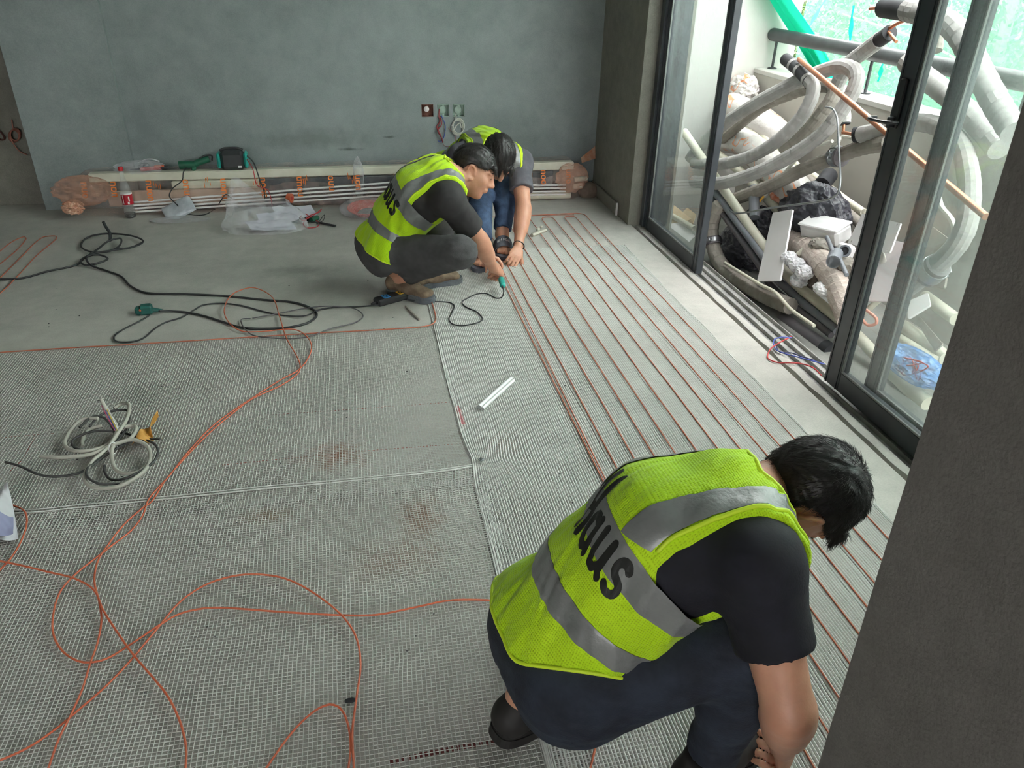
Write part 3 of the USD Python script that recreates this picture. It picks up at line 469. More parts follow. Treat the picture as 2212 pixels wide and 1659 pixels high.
def printed(name, base, ink):
    if name not in LK:
        LK[name] = usdkit.material(stage, '/World/Looks/'+name, {'p': ('principled_bsdf', dict(roughness=.25, specular_ior_level=.6)), 'g': ('geometry', {}), 'n': ('noise_texture', dict(scale=9., detail=1.)), 'm': ('noise_texture', dict(scale=3.5, detail=0)), 'r': ('rgb_ramp', dict(ramp=[(.47, base), (.485, ink), (.515, ink), (.53, base)])),
            'r2': ('map_range', dict(from_min=.45, from_max=.5, to_min=0., to_max=.85, clamp=True)), 'mm': ('mix_color', dict(a=base)), 'bn': ('noise_texture', dict(scale=28., detail=3)), 'b': ('bump', dict(strength=1., distance=.008))},
            [('g.position', 'n.vector'), ('g.position', 'm.vector'), ('n.fac', 'r.fac'), ('m.fac', 'r2.value'), ('r2.result', 'mm.fac'), ('r.color', 'mm.b'), ('mm.result', 'p.base_color'), ('g.position', 'bn.vector'), ('bn.fac', 'b.height'), ('b.normal', 'p.normal')], surface='p.BSDF')
    return LK[name]
M_print = printed('printed_film_wrap', srgb(190, 186, 183), srgb(220, 132, 78))
def sausage(label, L, r, seed):
    Q = spline(bp(L), .02); s = np.linspace(0, 1, len(Q)); k = np.minimum(1, np.minimum(s, 1-s)*9+.25)*(1+.25*(fbm(np.stack([s*9, 0*s+seed, 0*s], -1), 3, seed)-.5)); put('film_bundle', tube(Q, r*k, 18), M_print, smooth=50, label=label, cat='bundle')
sausage('film-wrapped bundle with orange print nearest the window', [(1545, 300, 2.38), (1600, 305, 2.4), (1650, 345, 2.38), (1700, 395, 2.36), (1740, 430, 2.34)], .085, 2)
sausage('film-wrapped bundle with orange bands in the corner of the balcony', [(1572, 226, 2.5), (1600, 236, 2.5), (1650, 266, 2.52), (1690, 300, 2.55), (1720, 335, 2.54)], .085, 5)
put('film_knot', crumple(atx(1606, 192, 2.58), (.07, .13, .09), 14, 4, .45), M_print, smooth=25, label='gathered knot of printed film at the end of the corner bundle', cat='film')
# wires, tubing and the blue bag behind the right pane
rod('copper_tube', 'hairpin of pinkish copper tube behind the right pane', 'tube', [(1848, 652, 2.18), (1877, 674, 2.18), (1893, 688, 2.18), (1893, 698, 2.18), (1882, 703, 2.17), (1872, 701, 2.16), (1862, 690, 2.15), (1846, 678, 2.14)], .007, mat('pink_tube', srgb(206, 140, 122), .45), 8)
rod('wire', 'short red wire standing up by the sash stile', 'wire', [(1869, 606, 2.24), (1871, 630, 2.22), (1858, 648, 2.2)], .004, M_red, 6)
coil = np.array([atx(1892+22*math.cos(a)*(1-.01*a), 565+34*math.sin(a)*(1-.008*a)+a*.3, 2.3+.01*math.sin(a*3)) for a in np.linspace(0, 40, 260)])
put('tube_coil', tube(coil, .004, 6), M_hose, smooth=40, label='coil of thin pale tubing behind the right pane', cat='coil')
g = np.random.default_rng(5)
put('plastic_bag', crumple(atx(1975, 790, 2.12), (.07, .14, .05), 17, 4, .5), M_blue, smooth=25, label='pale blue plastic bag at the bottom of the right pane', cat='bag')
put('wire_tangle', [tube(spline(np.array([atx(1972+g.normal(0, 20), 788+g.normal(0, 14), 2.08+g.normal(0, .012)) for _ in range(6)]), .01), .0028, 5) for k in range(5)], M_red, smooth=40, label='tangle of thin red wires on the blue bag', cat='wire')
# ------------------------------------------------------------------ fibreglass netting on the floor, built strand by strand
M_fib = mat('fibreglass_strand', srgb(196, 197, 193), .6, srgb(210, 211, 208), scale=4)
M_fib2 = mat('fibreglass_strand_dusty', srgb(170, 171, 166), .65, srgb(188, 189, 185), scale=3)
PIN = at(1040, 996)[:2]
def netting(x0, x1, y0, y1, px, py, wx, wy, zb, seed, step=.03, pin=True, wave=.004):
    """open-weave sheet: ribbons with a ridge, warp along y and weft along x, rippled and tugged at its fixing"""
    V_, F_ = [], []; nb = 0
    def disp(p):
        q = np.concatenate([p*2.6, 0*p[..., :1]], -1); r = np.concatenate([p*9, 0*p[..., :1]], -1)
        d = np.stack([fbm(q+seed, 3, seed), fbm(q+seed+31, 3, seed+9)], -1)-.5
        d2 = np.stack([fbm(r+seed, 2, seed+4), fbm(r+seed+13, 2, seed+5)], -1)-.5
        o = p+d*wave*6+d2*wave*1.2
        if pin:
            v = PIN-o; g = np.exp(-(v**2).sum(-1, keepdims=True)/(2*.075**2)); o = o+v*.38*g
        z = zb+.007*np.maximum(fbm(np.concatenate([o*1.4, 0*o[..., :1]], -1)+seed, 3, seed+2)-.42, 0)+.0022*noise(np.concatenate([o*(5, 26), 0*o[..., :1]], -1), seed+3)
        return o, z
    def family(a, b, lo, hi, pitch, w, h, axis):
        nonlocal nb
        n = int((b-a)/pitch)+1; m = int((hi-lo)/step)+1
        c, t = np.meshgrid(a+pitch*np.arange(n)+rng.normal(0, pitch*.05, n), np.linspace(lo, hi, m), indexing='ij')
        p = np.stack([c, t], -1) if axis == 'y' else np.stack([t, c], -1)
        off = V(w/2, 0) if axis == 'y' else V(0, w/2)
        (A, za), (C, zc), (B, zb_) = disp(p-off), disp(p), disp(p+off)
        P = np.stack([np.concatenate([A, za[..., None]], -1), np.concatenate([C, zc[..., None]+h], -1), np.concatenate([B, zb_[..., None]], -1)], 2)
        i, j = np.meshgrid(np.arange(n), np.arange(m-1), indexing='ij'); k = (i*m+j)*3; fs = []
        for s in (0, 1):
            q = np.stack([k+s, k+s+3, k+s+4, k+s+1], -1).reshape(-1, 4)
            if axis == 'y': q = q[:, ::-1]
            fs += [q[:, [0, 1, 2]], q[:, [0, 2, 3]]]
        V_.append(P.reshape(-1, 3)); F_.append(np.vstack(fs)+nb); nb += P.size//3
    family(x0, x1, y0, y1, px, wx, .0014, 'y'); family(y0, y1, x0, x1, py, wy, .0010, 'x')
    return trimesh.Trimesh(np.vstack(V_), np.vstack(F_), process=False)
put('netting_sheet', netting(-1.80, .335, 1.985, 3.235, .0102, .0098, .0022, .0020, .0008, 3, wave=.003), M_fib2, label='white fibreglass netting sheet laid on the left, edged by the orange cable', cat='netting', kind='stuff')
put('netting_sheet', netting(-1.30, .36, .45, 2.02, .0104, .0100, .0022, .0021, .0026, 8), M_fib2, label='white fibreglass netting sheet in the left foreground under the orange cables', cat='netting', kind='stuff')
put('netting_sheet', netting(.302, 1.545, .45, 4.20, .0086, .0092, .0042, .0012, .0030, 5, wave=.0016), M_fib, label='white fibreglass netting sheet on the right carrying the parallel heating cables', cat='netting', kind='stuff')
def selvedge(a, b, w, seed):
    t = np.linspace(0, 1, 160)[:, None]; c = a+(b-a)*t; n = unit(V(-(b-a)[1], (b-a)[0])); s = n*w
    wob = (fbm(np.concatenate([c*3, 0*c[:, :1]], -1)+seed, 3, seed)-.5)[:, None]*.02
    c = c+n*wob; v = PIN-c; c = c+v*.3*np.exp(-(v**2).sum(-1, keepdims=True)/(2*.075**2))
    return tube(np.concatenate([c, 0*t+.0055], 1), w/2, 5)
put('netting_edge', [selvedge(V(.302, .45), V(.302, 3.3), .004, 1), selvedge(V(.310, .45), V(.310, 3.3), .003, 1), selvedge(V(1.545, .45), V(1.545, 4.2), .004, 4)], M_fib, smooth=40, label='thick white selvedge cords along the right netting sheet', cat='netting')
put('netting_edge', [selvedge(at(-30, 1118)[:2], at(1015, 1015)[:2], .005, 2), selvedge(at(-30, 1112)[:2], at(1015, 1011)[:2], .004, 2)], M_fib, smooth=40, label='thick white selvedge cord where the two left netting sheets overlap', cat='netting')
put('fixing_washer', [lathe([(.010, 0), (.010, .0015), (.004, .003), (.004, .005)], 14, (*PIN, .006)), *[rbox(.006, .003, .003, .001, c=(PIN[0]+.008*math.cos(a), PIN[1]+.008*math.sin(a), .0075), M=frame(x=V(math.cos(a), math.sin(a), .3), z=V(0, 0, 1))) for a in (0.3, 1.7, 3.1, 4.6)]], M_steel, label='metal fixing washer pinching the netting', cat='washer')
# chalk lines on the screed under the netting
M_chalk = mat('red_chalk', srgb(156, 92, 84), .95); M_chalk2 = mat('dark_red_paint', srgb(120, 62, 62), .9)
def line(name, L, w, m, label, cat, dash=0, z=.0006):
    P = np.array([at(*p) for p in L]); parts = []
    for a, b in zip(P[:-1], P[1:]):
        n = max(1, int(np.linalg.norm(b-a)/dash)) if dash else 1; u = unit(b-a); s = np.cross((0, 0, 1.), u)*w/2
        for k in range(n):
            p, q = a+(b-a)*k/n, a+(b-a)*(k+(.6 if dash else 1))/n; parts.append(rbox(np.linalg.norm(q-p), w, .0006, .0002, c=(p+q)/2+V(0, 0, z), M=frame(x=u, z=V(0, 0, 1))))
    put(name, parts, m, label=label, cat=cat)
line('chalk_line', [(560, 898), (780, 883), (985, 868)], .0032, M_chalk, 'dotted red chalk line, the farther of two under the netting', 'chalk line', .014)
line('chalk_line', [(480, 1005), (740, 978), (1000, 958)], .0032, M_chalk, 'dotted red chalk line, the nearer of two under the netting', 'chalk line', .014)
line('chalk_line', [(-10, 947), (120, 936)], .003, M_chalk, 'faint red chalk line left of the grey wire coil', 'chalk line', .014)
line('chalk_line', [(76, 942), (50, 992), (22, 1018)], .0035, M_chalk, 'short slanting chalk mark by the tails of the grey wire coil', 'chalk mark')
line('paint_mark', [(988, 879), (1001, 920)], .016, mat('pink_red_mark', srgb(190, 90, 98), .9), 'short red paint mark on the netting seam', 'paint mark', .006, .0052)
line('paint_mark', [(842, 1648), (905, 1632), (1010, 1612), (1085, 1600)], .012, M_chalk2, 'dark red smear on the floor at the bottom edge', 'paint mark', .011)
# ------------------------------------------------------------------ heating cable laid in parallel runs
XR = [.716, .786, .861, .936, 1.013, 1.094, 1.172, 1.250, 1.323, 1.400, 1.476]
def runs():
    P = [(1.02, 4.838, 0), (1.25, 4.845, 0), (1.43, 4.85, 0), (1.468, 4.825, 0)]; yn, yf = .42, 4.765
    order = list(reversed(XR)); 
    for k, x in enumerate(order):
        ys = np.linspace(4.74 if k else 4.80, yn+.03, 40) if k % 2 == 0 else np.linspace(yn+.03, 4.74, 40)
        if x < .83: ys = ys[ys < 4.1] if k % 2 == 0 else ys[ys < 3.83]
        w = .004*(fbm(np.stack([ys*1.6, 0*ys+k*3.1, 0*ys], -1), 3, k)-.5)*2
        P += [(x+a, y, 0) for a, y in zip(w, ys)]
        if k < len(order)-1:
            x2 = order[k+1]; ye = yn if k % 2 == 0 else yf
            sgn = -1 if k % 2 == 0 else 1
            P += [(x-.008, ye+sgn*.012, 0), (x-.03, ye+sgn*.022, 0), (x2+.03, ye+sgn*.022, 0), (x2+.008, ye+sgn*.012, 0)]
    return np.array(P, float)
M_heat = mat('heating_cable_red', srgb(176, 98, 74), .5, srgb(192, 116, 90), scale=12)
Pr = runs(); Pr[:, 2] = .0085
Pr[-1] = V(.742, 3.86, .012)
put('heating_cable', tube(spline(Pr, .03), .0024, 7), M_heat, smooth=60, label='brick-red heating cable laid in parallel runs across the right netting', cat='cable')
# loose cables: floor paths through picture points
def fpath(L, z, s=1, ox=0, oy=0): return np.array([at(ox+p[0]*s, oy+p[1]*s, p[2] if len(p) > 2 else z) for p in L])
S6 = .40687
def cable(name, label, L, r, m, z=.008, crop=None, lift=0., seed=0, step=.012, n=8, cat='cable', group=None):
    P = spline(fpath(L, z, *(crop or (1, 0, 0))), step)
    if lift: P[:, 2] += lift*noise(np.stack([P[:, 0]*4, P[:, 1]*4, 0*P[:, 0]], -1)+seed, seed)
    return put(name, tube(P, r, n), m, smooth=60, label=label, cat=cat, group=group)
C6, C7 = (S6, 0, 450), (S6, 0, 1000)
ro = .0026
def two(L6, L7): return [(x*S6, 450+y*S6) for x, y in L6]+[(x*S6, 1000+y*S6) for x, y in L7]
up = two([(1480, 920), (1340, 1010), (1200, 1090), (1080, 1190), (960, 1320), (860, 1450), (800, 1550)], [])
loop = [(1640, 700), (1560, 650), (1400, 655), (1290, 655), (1215, 610), (1193, 540), (1240, 460), (1340, 425), (1440, 470), (1482, 570), (1520, 690), (1588, 815), (1586, 878), (1500, 945), (1340, 1020), (1230, 1100), (1100, 1210), (985, 1330), (880, 1455), (806, 1570)]
A = [(2230, 768), (2000, 815), (1800, 817), (1500, 800), (1250, 785), (1100, 785), (960, 815), (850, 875), (680, 985), (560, 1052), (450, 1067), (350, 1020), (290, 930), (283, 830), (320, 700), (400, 605), (520, 510), (610, 440), (700, 370), (760, 290), (795, 200)]
B = [(830, 125), (760, 250), (660, 340), (560, 470), (520, 540), (505, 640), (530, 750), (541, 840), (520, 960), (480, 1080), (440, 1220), (380, 1360), (320, 1480), (260, 1640)]
whole = [(1275, 1662), (1291, 1590), (1300, 1480), (1260, 1380), (1180, 1320), (1075, 1299), (1010, 1296), (960, 1300)]+two([], A)+[(x*S6, 450+y*S6) for x, y in [(900, 1430), (1000, 1300), (1120, 1170), (1240, 1080), (1380, 990), (1490, 920), (1590, 860), (1650, 765), *loop]]+[(x*S6, 1000+y*S6) for x, y in B[1:]]
cable('orange_cable', 'orange heating cable looping by the black leads and twisting back to the foreground', whole, ro, M_orange, .009, lift=.012, seed=3)
cable('orange_cable', 'orange heating cable arching from the left edge to the bottom edge across the looped one', [(-20, 525), (100, 550), (250, 585), (400, 620), (500, 680), (550, 790), (660, 960), (720, 1040), (800, 1130), (890, 1240), (950, 1360), (980, 1460), (990, 1540), (984, 1650)], ro, M_orange, .013, C7, .008, 5)
cable('orange_cable', 'orange heating cable sweeping up from the bottom left corner into a wide arch', [(-30, 1595), (150, 1512), (300, 1410), (420, 1310), (560, 1190), (700, 1045), (830, 890), (960, 740), (1100, 650), (1250, 605), (1380, 597), (1520, 620), (1660, 690), (1810, 810), (1890, 930), (1915, 1080), (1893, 1260), (1872, 1440), (1882, 1660)], ro, M_orange, .014, C7, .008, 7)
cable('orange_cable', 'small hairpin of orange cable at the bottom edge', [(1390, 1660), (1540, 1450), (1660, 1330), (1750, 1287), (1810, 1310), (1850, 1400), (1862, 1520), (1846, 1660)], ro, M_orange, .012, C7, .006, 9)
cable('orange_cable', 'orange cable curling round the white paper at the left edge', [(60, 225), (130, 260), (145, 320), (120, 410), (60, 510), (-20, 595)], ro, M_orange, .010, C7, .006, 11)
cable('orange_cable', 'straight red-orange cable along the far edge of the left netting', [(-30, 764), (150, 752), (400, 737), (650, 722), (880, 709), (925, 704), (939, 696), (941, 685), (937, 668), (930, 646), (924, 630)], .0028, M_heat, .008, None, .003, 13)
cable('orange_cable', 'rusty cable hairpin on the bare floor at the far left, nearer the edge', [(-20, 245), (60, 180), (125, 151), (138, 162), (90, 220), (-20, 312)], .0028, M_heat, .004, C6)
cable('orange_cable', 'rusty cable hairpin on the bare floor at the far left, nearer the black coil', [(-20, 390), (120, 250), (225, 154), (290, 146), (300, 160), (200, 245), (60, 395), (-20, 470)], .0028, M_heat, .004, C6)
cable('orange_cable', 'thin orange cable across the far end of the parallel runs', [(1060, 469), (1115, 466), (1165, 465), (1215, 464), (1240, 464)], .0018, M_heat, .004)
# black leads
M_blk = mat('black_rubber', srgb(40, 42, 44), .55, srgb(54, 56, 58), scale=10)
cable('extension_lead', 'thick black extension lead tangled into a coil at the far left', [(-30, 377), (120, 370), (250, 335), (400, 302), (450, 262, .012), (520, 216, .02), (580, 172, .03), (640, 160, .03), (628, 205, .02), (560, 232, .016), (480, 230, .012), (430, 200, .01), (470, 152, .012), (560, 135, .02), (690, 144, .02), (760, 175, .016), (700, 206, .016), (600, 222, .03), (500, 240, .03), (430, 275, .02), (450, 300, .012), (530, 288, .012), (572, 266, .016), (520, 246, .03), (460, 258, .03), (480, 300, .012), (560, 330), (640, 360), (690, 410), (760, 445), (830, 453), (1000, 456), (1200, 466), (1400, 486), (1560, 500), (1650, 530), (1682, 565), (1640, 605), (1540, 631), (1400, 639), (1280, 632), (1180, 602), (1080, 571), (980, 551), (890, 546), (845, 546, .02)], .0053, M_blk, .0058, C6)
cable('extension_lead', 'stub of black lead standing up out of the far left coil', [(585, 170, .03), (582, 130, .05), (560, 95, .075), (548, 70, .10)], .0085, M_blk, .03, C6)
cable('mains_lead', 'thin black cord running from the green plug to the power strip', [(795, 566, .015), (740, 600), (650, 645), (607, 680), (620, 707), (700, 708), (760, 690), (820, 640), (880, 605), (960, 580), (1030, 540), (1080, 513), (1180, 505), (1280, 516), (1400, 548), (1500, 568), (1620, 570, .012), (1700, 537), (1800, 524), (1900, 522), (2010, 513, .012)], .0036, M_blk, .005, C6)
cable('mains_lead', 'thin grey cord looping over the orange cable left of the power strip', [(1330, 585), (1285, 588), (1283, 610), (1300, 640), (1340, 672), (1420, 686), (1550, 691), (1650, 678), (1750, 640), (1880, 608), (1927, 575), (1900, 541), (1850, 526), (1720, 520, .016), (1600, 534), (1480, 558), (1340, 583)], .0029, M_pvcd, .010, C6)
cable('mains_lead', 'thin black cord zigzagging from the power strip to the soldering iron', [(878, 648, .012), (920, 651), (968, 653), (981, 660), (977, 674), (970, 690), (980, 701), (1003, 703), (1041, 692), (1030, 674), (1008, 664), (998, 653), (1008, 645), (1030, 635), (1050, 634), (1072, 644, .01), (1084, 642, .02), (1088, 630, .045), (1085, 618, .06)], .0032, M_blk, .009)
# power strip
ps_a, ps_b = at(814, 660), at(878, 643); pd = unit(ps_b-ps_a); pc = (ps_a+ps_b)/2+V(0, 0, .018); Mp = frame(x=pd, z=V(0, 0, 1))
ps = thing('power_strip', 'black power strip with one blue and one yellow socket beside the shoe', 'power strip', (*pc[:2], 0))
put('housing', rbox(.178, .062, .034, .008, c=pc, M=Mp), M_blk, ps)
for q, col, nm, lb in ((-.032, srgb(60, 140, 205), 'blue_socket', 'blue socket insert'), (.052, srgb(226, 182, 66), 'yellow_socket', 'yellow socket insert')):
    c = pc+Mp[:3, 0]*q+V(0, 0, .0175); so = put(nm, rbox(.036, .042, .004, .002, c=c, M=Mp), mat(nm, col, .45), ps, label=lb)
    put('socket_hole', [rbox(.005, .012, .002, .0004, c=c+Mp[:3, 0]*a+Mp[:3, 1]*b+V(0, 0, .0022), M=Mp) for a, b in ((-.007, .006), (.007, .006), (0, -.010))], M_foam, so)
put('strain_relief', [tube(np.array([pc-Mp[:3, 0]*.088, pc-Mp[:3, 0]*.112-V(0, 0, .006)]), .007, 10), tube(np.array([pc+Mp[:3, 0]*.088, pc+Mp[:3, 0]*.105-V(0, 0, .006)]), .006, 10)], M_blk, ps)
# green plug
gpos = at(318, 678)+V(0, 0, .024); Mg = frame(x=V(.97, .1, 0), z=V(0, 0, 1))
M_teal = mat('dark_teal_plastic', srgb(30, 84, 78), .45, srgb(38, 98, 90), scale=12); M_tealb = mat('bright_teal_plastic', srgb(40, 160, 148), .4)
gp_ = thing('plug_connector', 'dark teal plug connector with a small orange lamp on the floor', 'plug', (*gpos[:2], 0))
put('body', [rbox(.055, .048, .044, .008, c=gpos, M=Mg), rbox(.030, .040, .036, .008, c=gpos+V(-.034, 0, -.004), M=Mg)], M_teal, gp_)
put('cable_sleeve', tube(np.array([gpos+V(.02, 0, -.004), gpos+V(.07, 0, -.012)]), V(.013, .007), 12), M_teal, gp_, smooth=40)
put('lamp', lathe([(.006, -.002), (.006, .003), (.002, .005)], 12, gpos+V(-.02, -.022, .006), frame(x=V(1, 0, 0), z=V(0, -1, .2))), M_orange, gp_)
# coil of grey and dark wires
M_gw = mat('pale_grey_cable', srgb(168, 166, 156), .6, srgb(182, 180, 170), scale=9); M_dw = mat('dark_grey_cable', srgb(72, 72, 72), .6)
wc = thing('wire_coil', 'tied coil of pale and dark grey wires on the left netting', 'wire coil', at(245, 975))
wr = lambda L, r, m, nm, z=.014, lift=.035, sd=0: put(nm, tube((lambda P: np.concatenate([P[:, :2], P[:, 2:]+lift*noise(np.stack([P[:, 0]*7, P[:, 1]*7, 0*P[:, 0]], -1)+sd, sd)[:, None]], 1))(spline(fpath(L, z, *C6), .01)), r, 7), m, wc, smooth=60)
for k, L in enumerate([[(225, 1348, .006), (350, 1342), (480, 1330), (600, 1290), (720, 1262), (790, 1290), (800, 1360), (760, 1440), (650, 1500), (550, 1510), (470, 1485), (458, 1430), (500, 1360), (590, 1290), (640, 1230), (680, 1170), (697, 1110), (690, 1075), (650, 1068), (612, 1085)], [(545, 1048, .10), (585, 1120, .06), (628, 1195, .03), (590, 1265), (510, 1305), (420, 1315), (360, 1285), (345, 1250), (385, 1195), (450, 1155), (530, 1150)],
     [(440, 1270), (437, 1240), (470, 1190), (545, 1170)], [(650, 1200), (715, 1188), (735, 1212), (700, 1258), (610, 1290), (606, 1380), (650, 1420), (740, 1428), (780, 1380)]]): wr(L, .0066, M_gw, 'pale_wire', sd=k)
for k, L in enumerate([[(40, 1378, .003), (120, 1402, .004), (200, 1430, .005), (300, 1435, .006), (430, 1410), (560, 1320), (700, 1250), (790, 1250), (840, 1290), (830, 1350), (790, 1400), (700, 1450), (600, 1450), (560, 1410), (556, 1370)], [(852, 1232), (760, 1225), (650, 1195), (540, 1195), (430, 1222), (388, 1250), (400, 1282), (480, 1300), (580, 1280), (612, 1210), (565, 1140), (500, 1145), (430, 1190)], [(480, 1180), (560, 1120), (640, 1100), (684, 1104), (694, 1150), (650, 1230), (560, 1310), (480, 1390), (470, 1450), (540, 1492), (640, 1484)]]): wr(L, .0042, M_dw, 'dark_wire', sd=k+9)
tcol = [srgb(196, 70, 120), srgb(80, 84, 150), srgb(210, 180, 60), srgb(226, 226, 222)]
for k in range(4): put('wire_core', tube(spline(np.array([at((540+9*k)*S6, 450+1046*S6, .10), at((570+9*k)*S6, 450+1110*S6, .085), at((610+6*k)*S6, 450+1180*S6, .05)]), .01), .0014, 5), mat(f'core_colour_{"abcd"[k]}', tcol[k], .5), wc, smooth=60)
put('cable_tie', [tube(at(600*S6, 450+1274*S6, .03)+np.array([.018*math.cos(a)*V(.5, .8, 0)+.022*math.sin(a)*V(0, 0, 1) for a in np.linspace(0, 6.2, 20)]), .0018, 5)], M_white, wc)
put('tape_scrap', grid_sheet(lambda u, v: at(742*S6, 450+1252*S6, .02)+(at(828*S6, 450+1098*S6, .05)-at(742*S6, 450+1252*S6, .02))*u[..., None]+np.stack([(v-.5)*.05*(1-u)**.7+.008*np.sin(u*8), 0*u, .02*np.sin(u*6+v*3)], -1), 24, 8, .001), mat('orange_tape', srgb(196, 140, 62), .5, srgb(214, 160, 84), scale=20), wc, smooth=40, label='torn orange tape')
# papers, offcuts, tubes
M_paper = mat('white_paper', srgb(206, 206, 212), .75); M_paperb = mat('lilac_paper', srgb(150, 152, 186), .75)
p1, p2, p3, p4 = (at(x*S6, 1000+y*S6) for x, y in ((-150, 200), (78, 204), (104, 420), (-150, 520)))
def paperF(u, v):
    P = (p1+(p2-p1)*u[..., None])*(1-v[..., None])+(p4+(p3-p4)*u[..., None])*v[..., None]
    P[..., 2] += .012+.045*np.exp(-((u+v*.7-1.02)/.28)**2)+.03*(fbm(np.stack([u*3, v*3, 0*u], -1), 3, 4)-.3); return P
pp = thing('paper_sheet', 'creased white paper with a lilac underside at the left edge', 'paper', (*p1[:2], 0)); put('sheet', grid_sheet(paperF, 40, 30, .0006), M_paper, pp, smooth=50)
put('folded_flap', grid_sheet(lambda u, v: paperF(u*.98, .62+.38*v)+np.stack([0*u, -.01*v, .008+.02*u*v], -1), 20, 12, .0006), M_paperb, pp, smooth=50, label='lilac folded flap')
put('plastic_channel', [pipe(at(1035, 879, .014), at(1104, 817, .014), .0085, 10, .0015), pipe(at(1042, 883, .012), at(1109, 822, .012), .0075, 10, .0015)], mat('clear_white_plastic', srgb(214, 216, 216), .3, spec=.7), smooth=40, label='short white plastic channel offcut lying on the right netting', cat='offcut')
put('plastic_channel', pipe(at(876, 661, .006), at(906, 690, .006), .005, 8), mat('cream_stick', srgb(176, 172, 160), .5), smooth=40, label='thin cream stick beside the power strip', cat='offcut')
cl = thing('cable_joint_mould', 'cream plastic joint pieces lying on the far netting runs', 'fitting', at(1162, 500)); M_crm = mat('cream_plastic', srgb(190, 186, 172), .5)
put('bar', pipe(at(1149, 508, .012), at(1179, 497, .012), .012, 6), M_crm, cl); put('block', [rbox(.03, .02, .03, .004, c=at(1162, 497, .018), M=frame(x=V(.6, .8, 0), z=V(0, 0, 1))), rbox(.02, .014, .016, .003, c=at(1169, 490, .016), M=frame(x=V(.6, .8, 0), z=V(0, 0, 1)))], M_crm, cl)
put('rubber_scrap', crumple(at(757, 1513, .007), (.012, .006, .004), 4, 2, .5), M_foam, smooth=30, label='black rubber scrap beside the wide orange arch', cat='scrap')
g = np.random.default_rng(11); cr = []
for k in range(110):
    px, py = g.uniform(60, 1640), g.uniform(560, 1500)
    cr.append(crumple(at(px, py, .005), np.array([.0026, .002, .0014])*g.uniform(.4, 1.3), k, 1, .4))
put('floor_crumbs', cr, M_dw, label='dark cement crumbs scattered over the floor and netting', cat='debris', kind='stuff')
cable('wire', 'red wire curling over the window track', [(905, 820, .03), (800, 880, .02), (776, 918), (782, 945), (830, 963), (900, 965), (960, 970), (1020, 990), (1070, 1036)], .003, M_red, .006, (.39779, 1350, 400), step=.006, n=6, cat='wire')
cable('wire', 'blue wire curling over the window track', [(905, 828, .03), (850, 826, .03), (812, 838, .02), (808, 870), (835, 902), (950, 936), (1085, 972)], .003, M_bluew, .008, (.39779, 1350, 400), step=.006, n=6, cat='wire')
cable('wire', 'dark blue wire lying under the red one at the track', [(820, 868, .012), (840, 905), (900, 910), (960, 930), (1040, 955)], .0028, mat('navy_wire', srgb(50, 54, 92), .5), .006, (.39779, 1350, 400), step=.006, n=6, cat='wire')
# ------------------------------------------------------------------ figures: smooth-blended distance fields meshed by surface nets
from scipy.spatial import cKDTree
def sd_cone(p, a, b, ra, rb):
    ba = b-a; t = np.clip(((p-a)@ba)/max(ba@ba, 1e-12), 0, 1); return np.linalg.norm(p-a-t[:, None]*ba, axis=1)-(ra+t*(rb-ra))
def sd_econe(p, a, b, wa, wb, da, db, L):
    """capsule of elliptic section: half width w along L, half depth d across it"""
    ba = b-a; t = np.clip(((p-a)@ba)/max(ba@ba, 1e-12), 0, 1); q = p-a-t[:, None]*ba; w = wa+t*(wb-wa); d = da+t*(db-da)
    l = q@L; e2 = np.maximum((q*q).sum(1)-l*l, 0); k0 = np.sqrt((l/w)**2+e2/d**2); k1 = np.sqrt((l/w**2)**2+e2/d**4)
    return np.where(k1 > 1e-6, k0*(k0-1)/np.maximum(k1, 1e-6), -np.minimum(w, d))
def sd_ell(p, c, R, r):
    q = (p-c)@R; k0 = np.linalg.norm(q/r, axis=1); k1 = np.linalg.norm(q/(r*r), axis=1); return np.where(k1 > 1e-6, k0*(k0-1)/np.maximum(k1, 1e-6), -r.min())
def smin(a, b, k):
    h = np.clip(.5+.5*(b-a)/k, 0, 1); return b+(a-b)*h-k*h*(1-h)
def prim(p, q):
    if q[0] == 'c': return sd_cone(p, *q[1])
    if q[0] == 'e': return sd_econe(p, *q[1])
    return sd_ell(p, *q[1])
def field(prims, grow=0.):
    def f(p):
        d = None
        for q in prims:
            x = prim(p, q)-(q[3] if len(q) > 3 else 0); d = x if d is None else smin(d, x, q[2])
        return d-grow
    return f
def bounds(prims, pad):
    P = []
    for q in prims:
        if q[0] == 'c': P += [q[1][0]-q[1][2], q[1][0]+q[1][2], q[1][1]-q[1][3], q[1][1]+q[1][3]]
        elif q[0] == 'e': m, n = max(q[1][2], q[1][4]), max(q[1][3], q[1][5]); P += [q[1][0]-m, q[1][0]+m, q[1][1]-n, q[1][1]+n]
        else: P += [q[1][0]-q[1][2].max(), q[1][0]+q[1][2].max()]
    P = np.array(P); return P.min(0)-pad, P.max(0)+pad
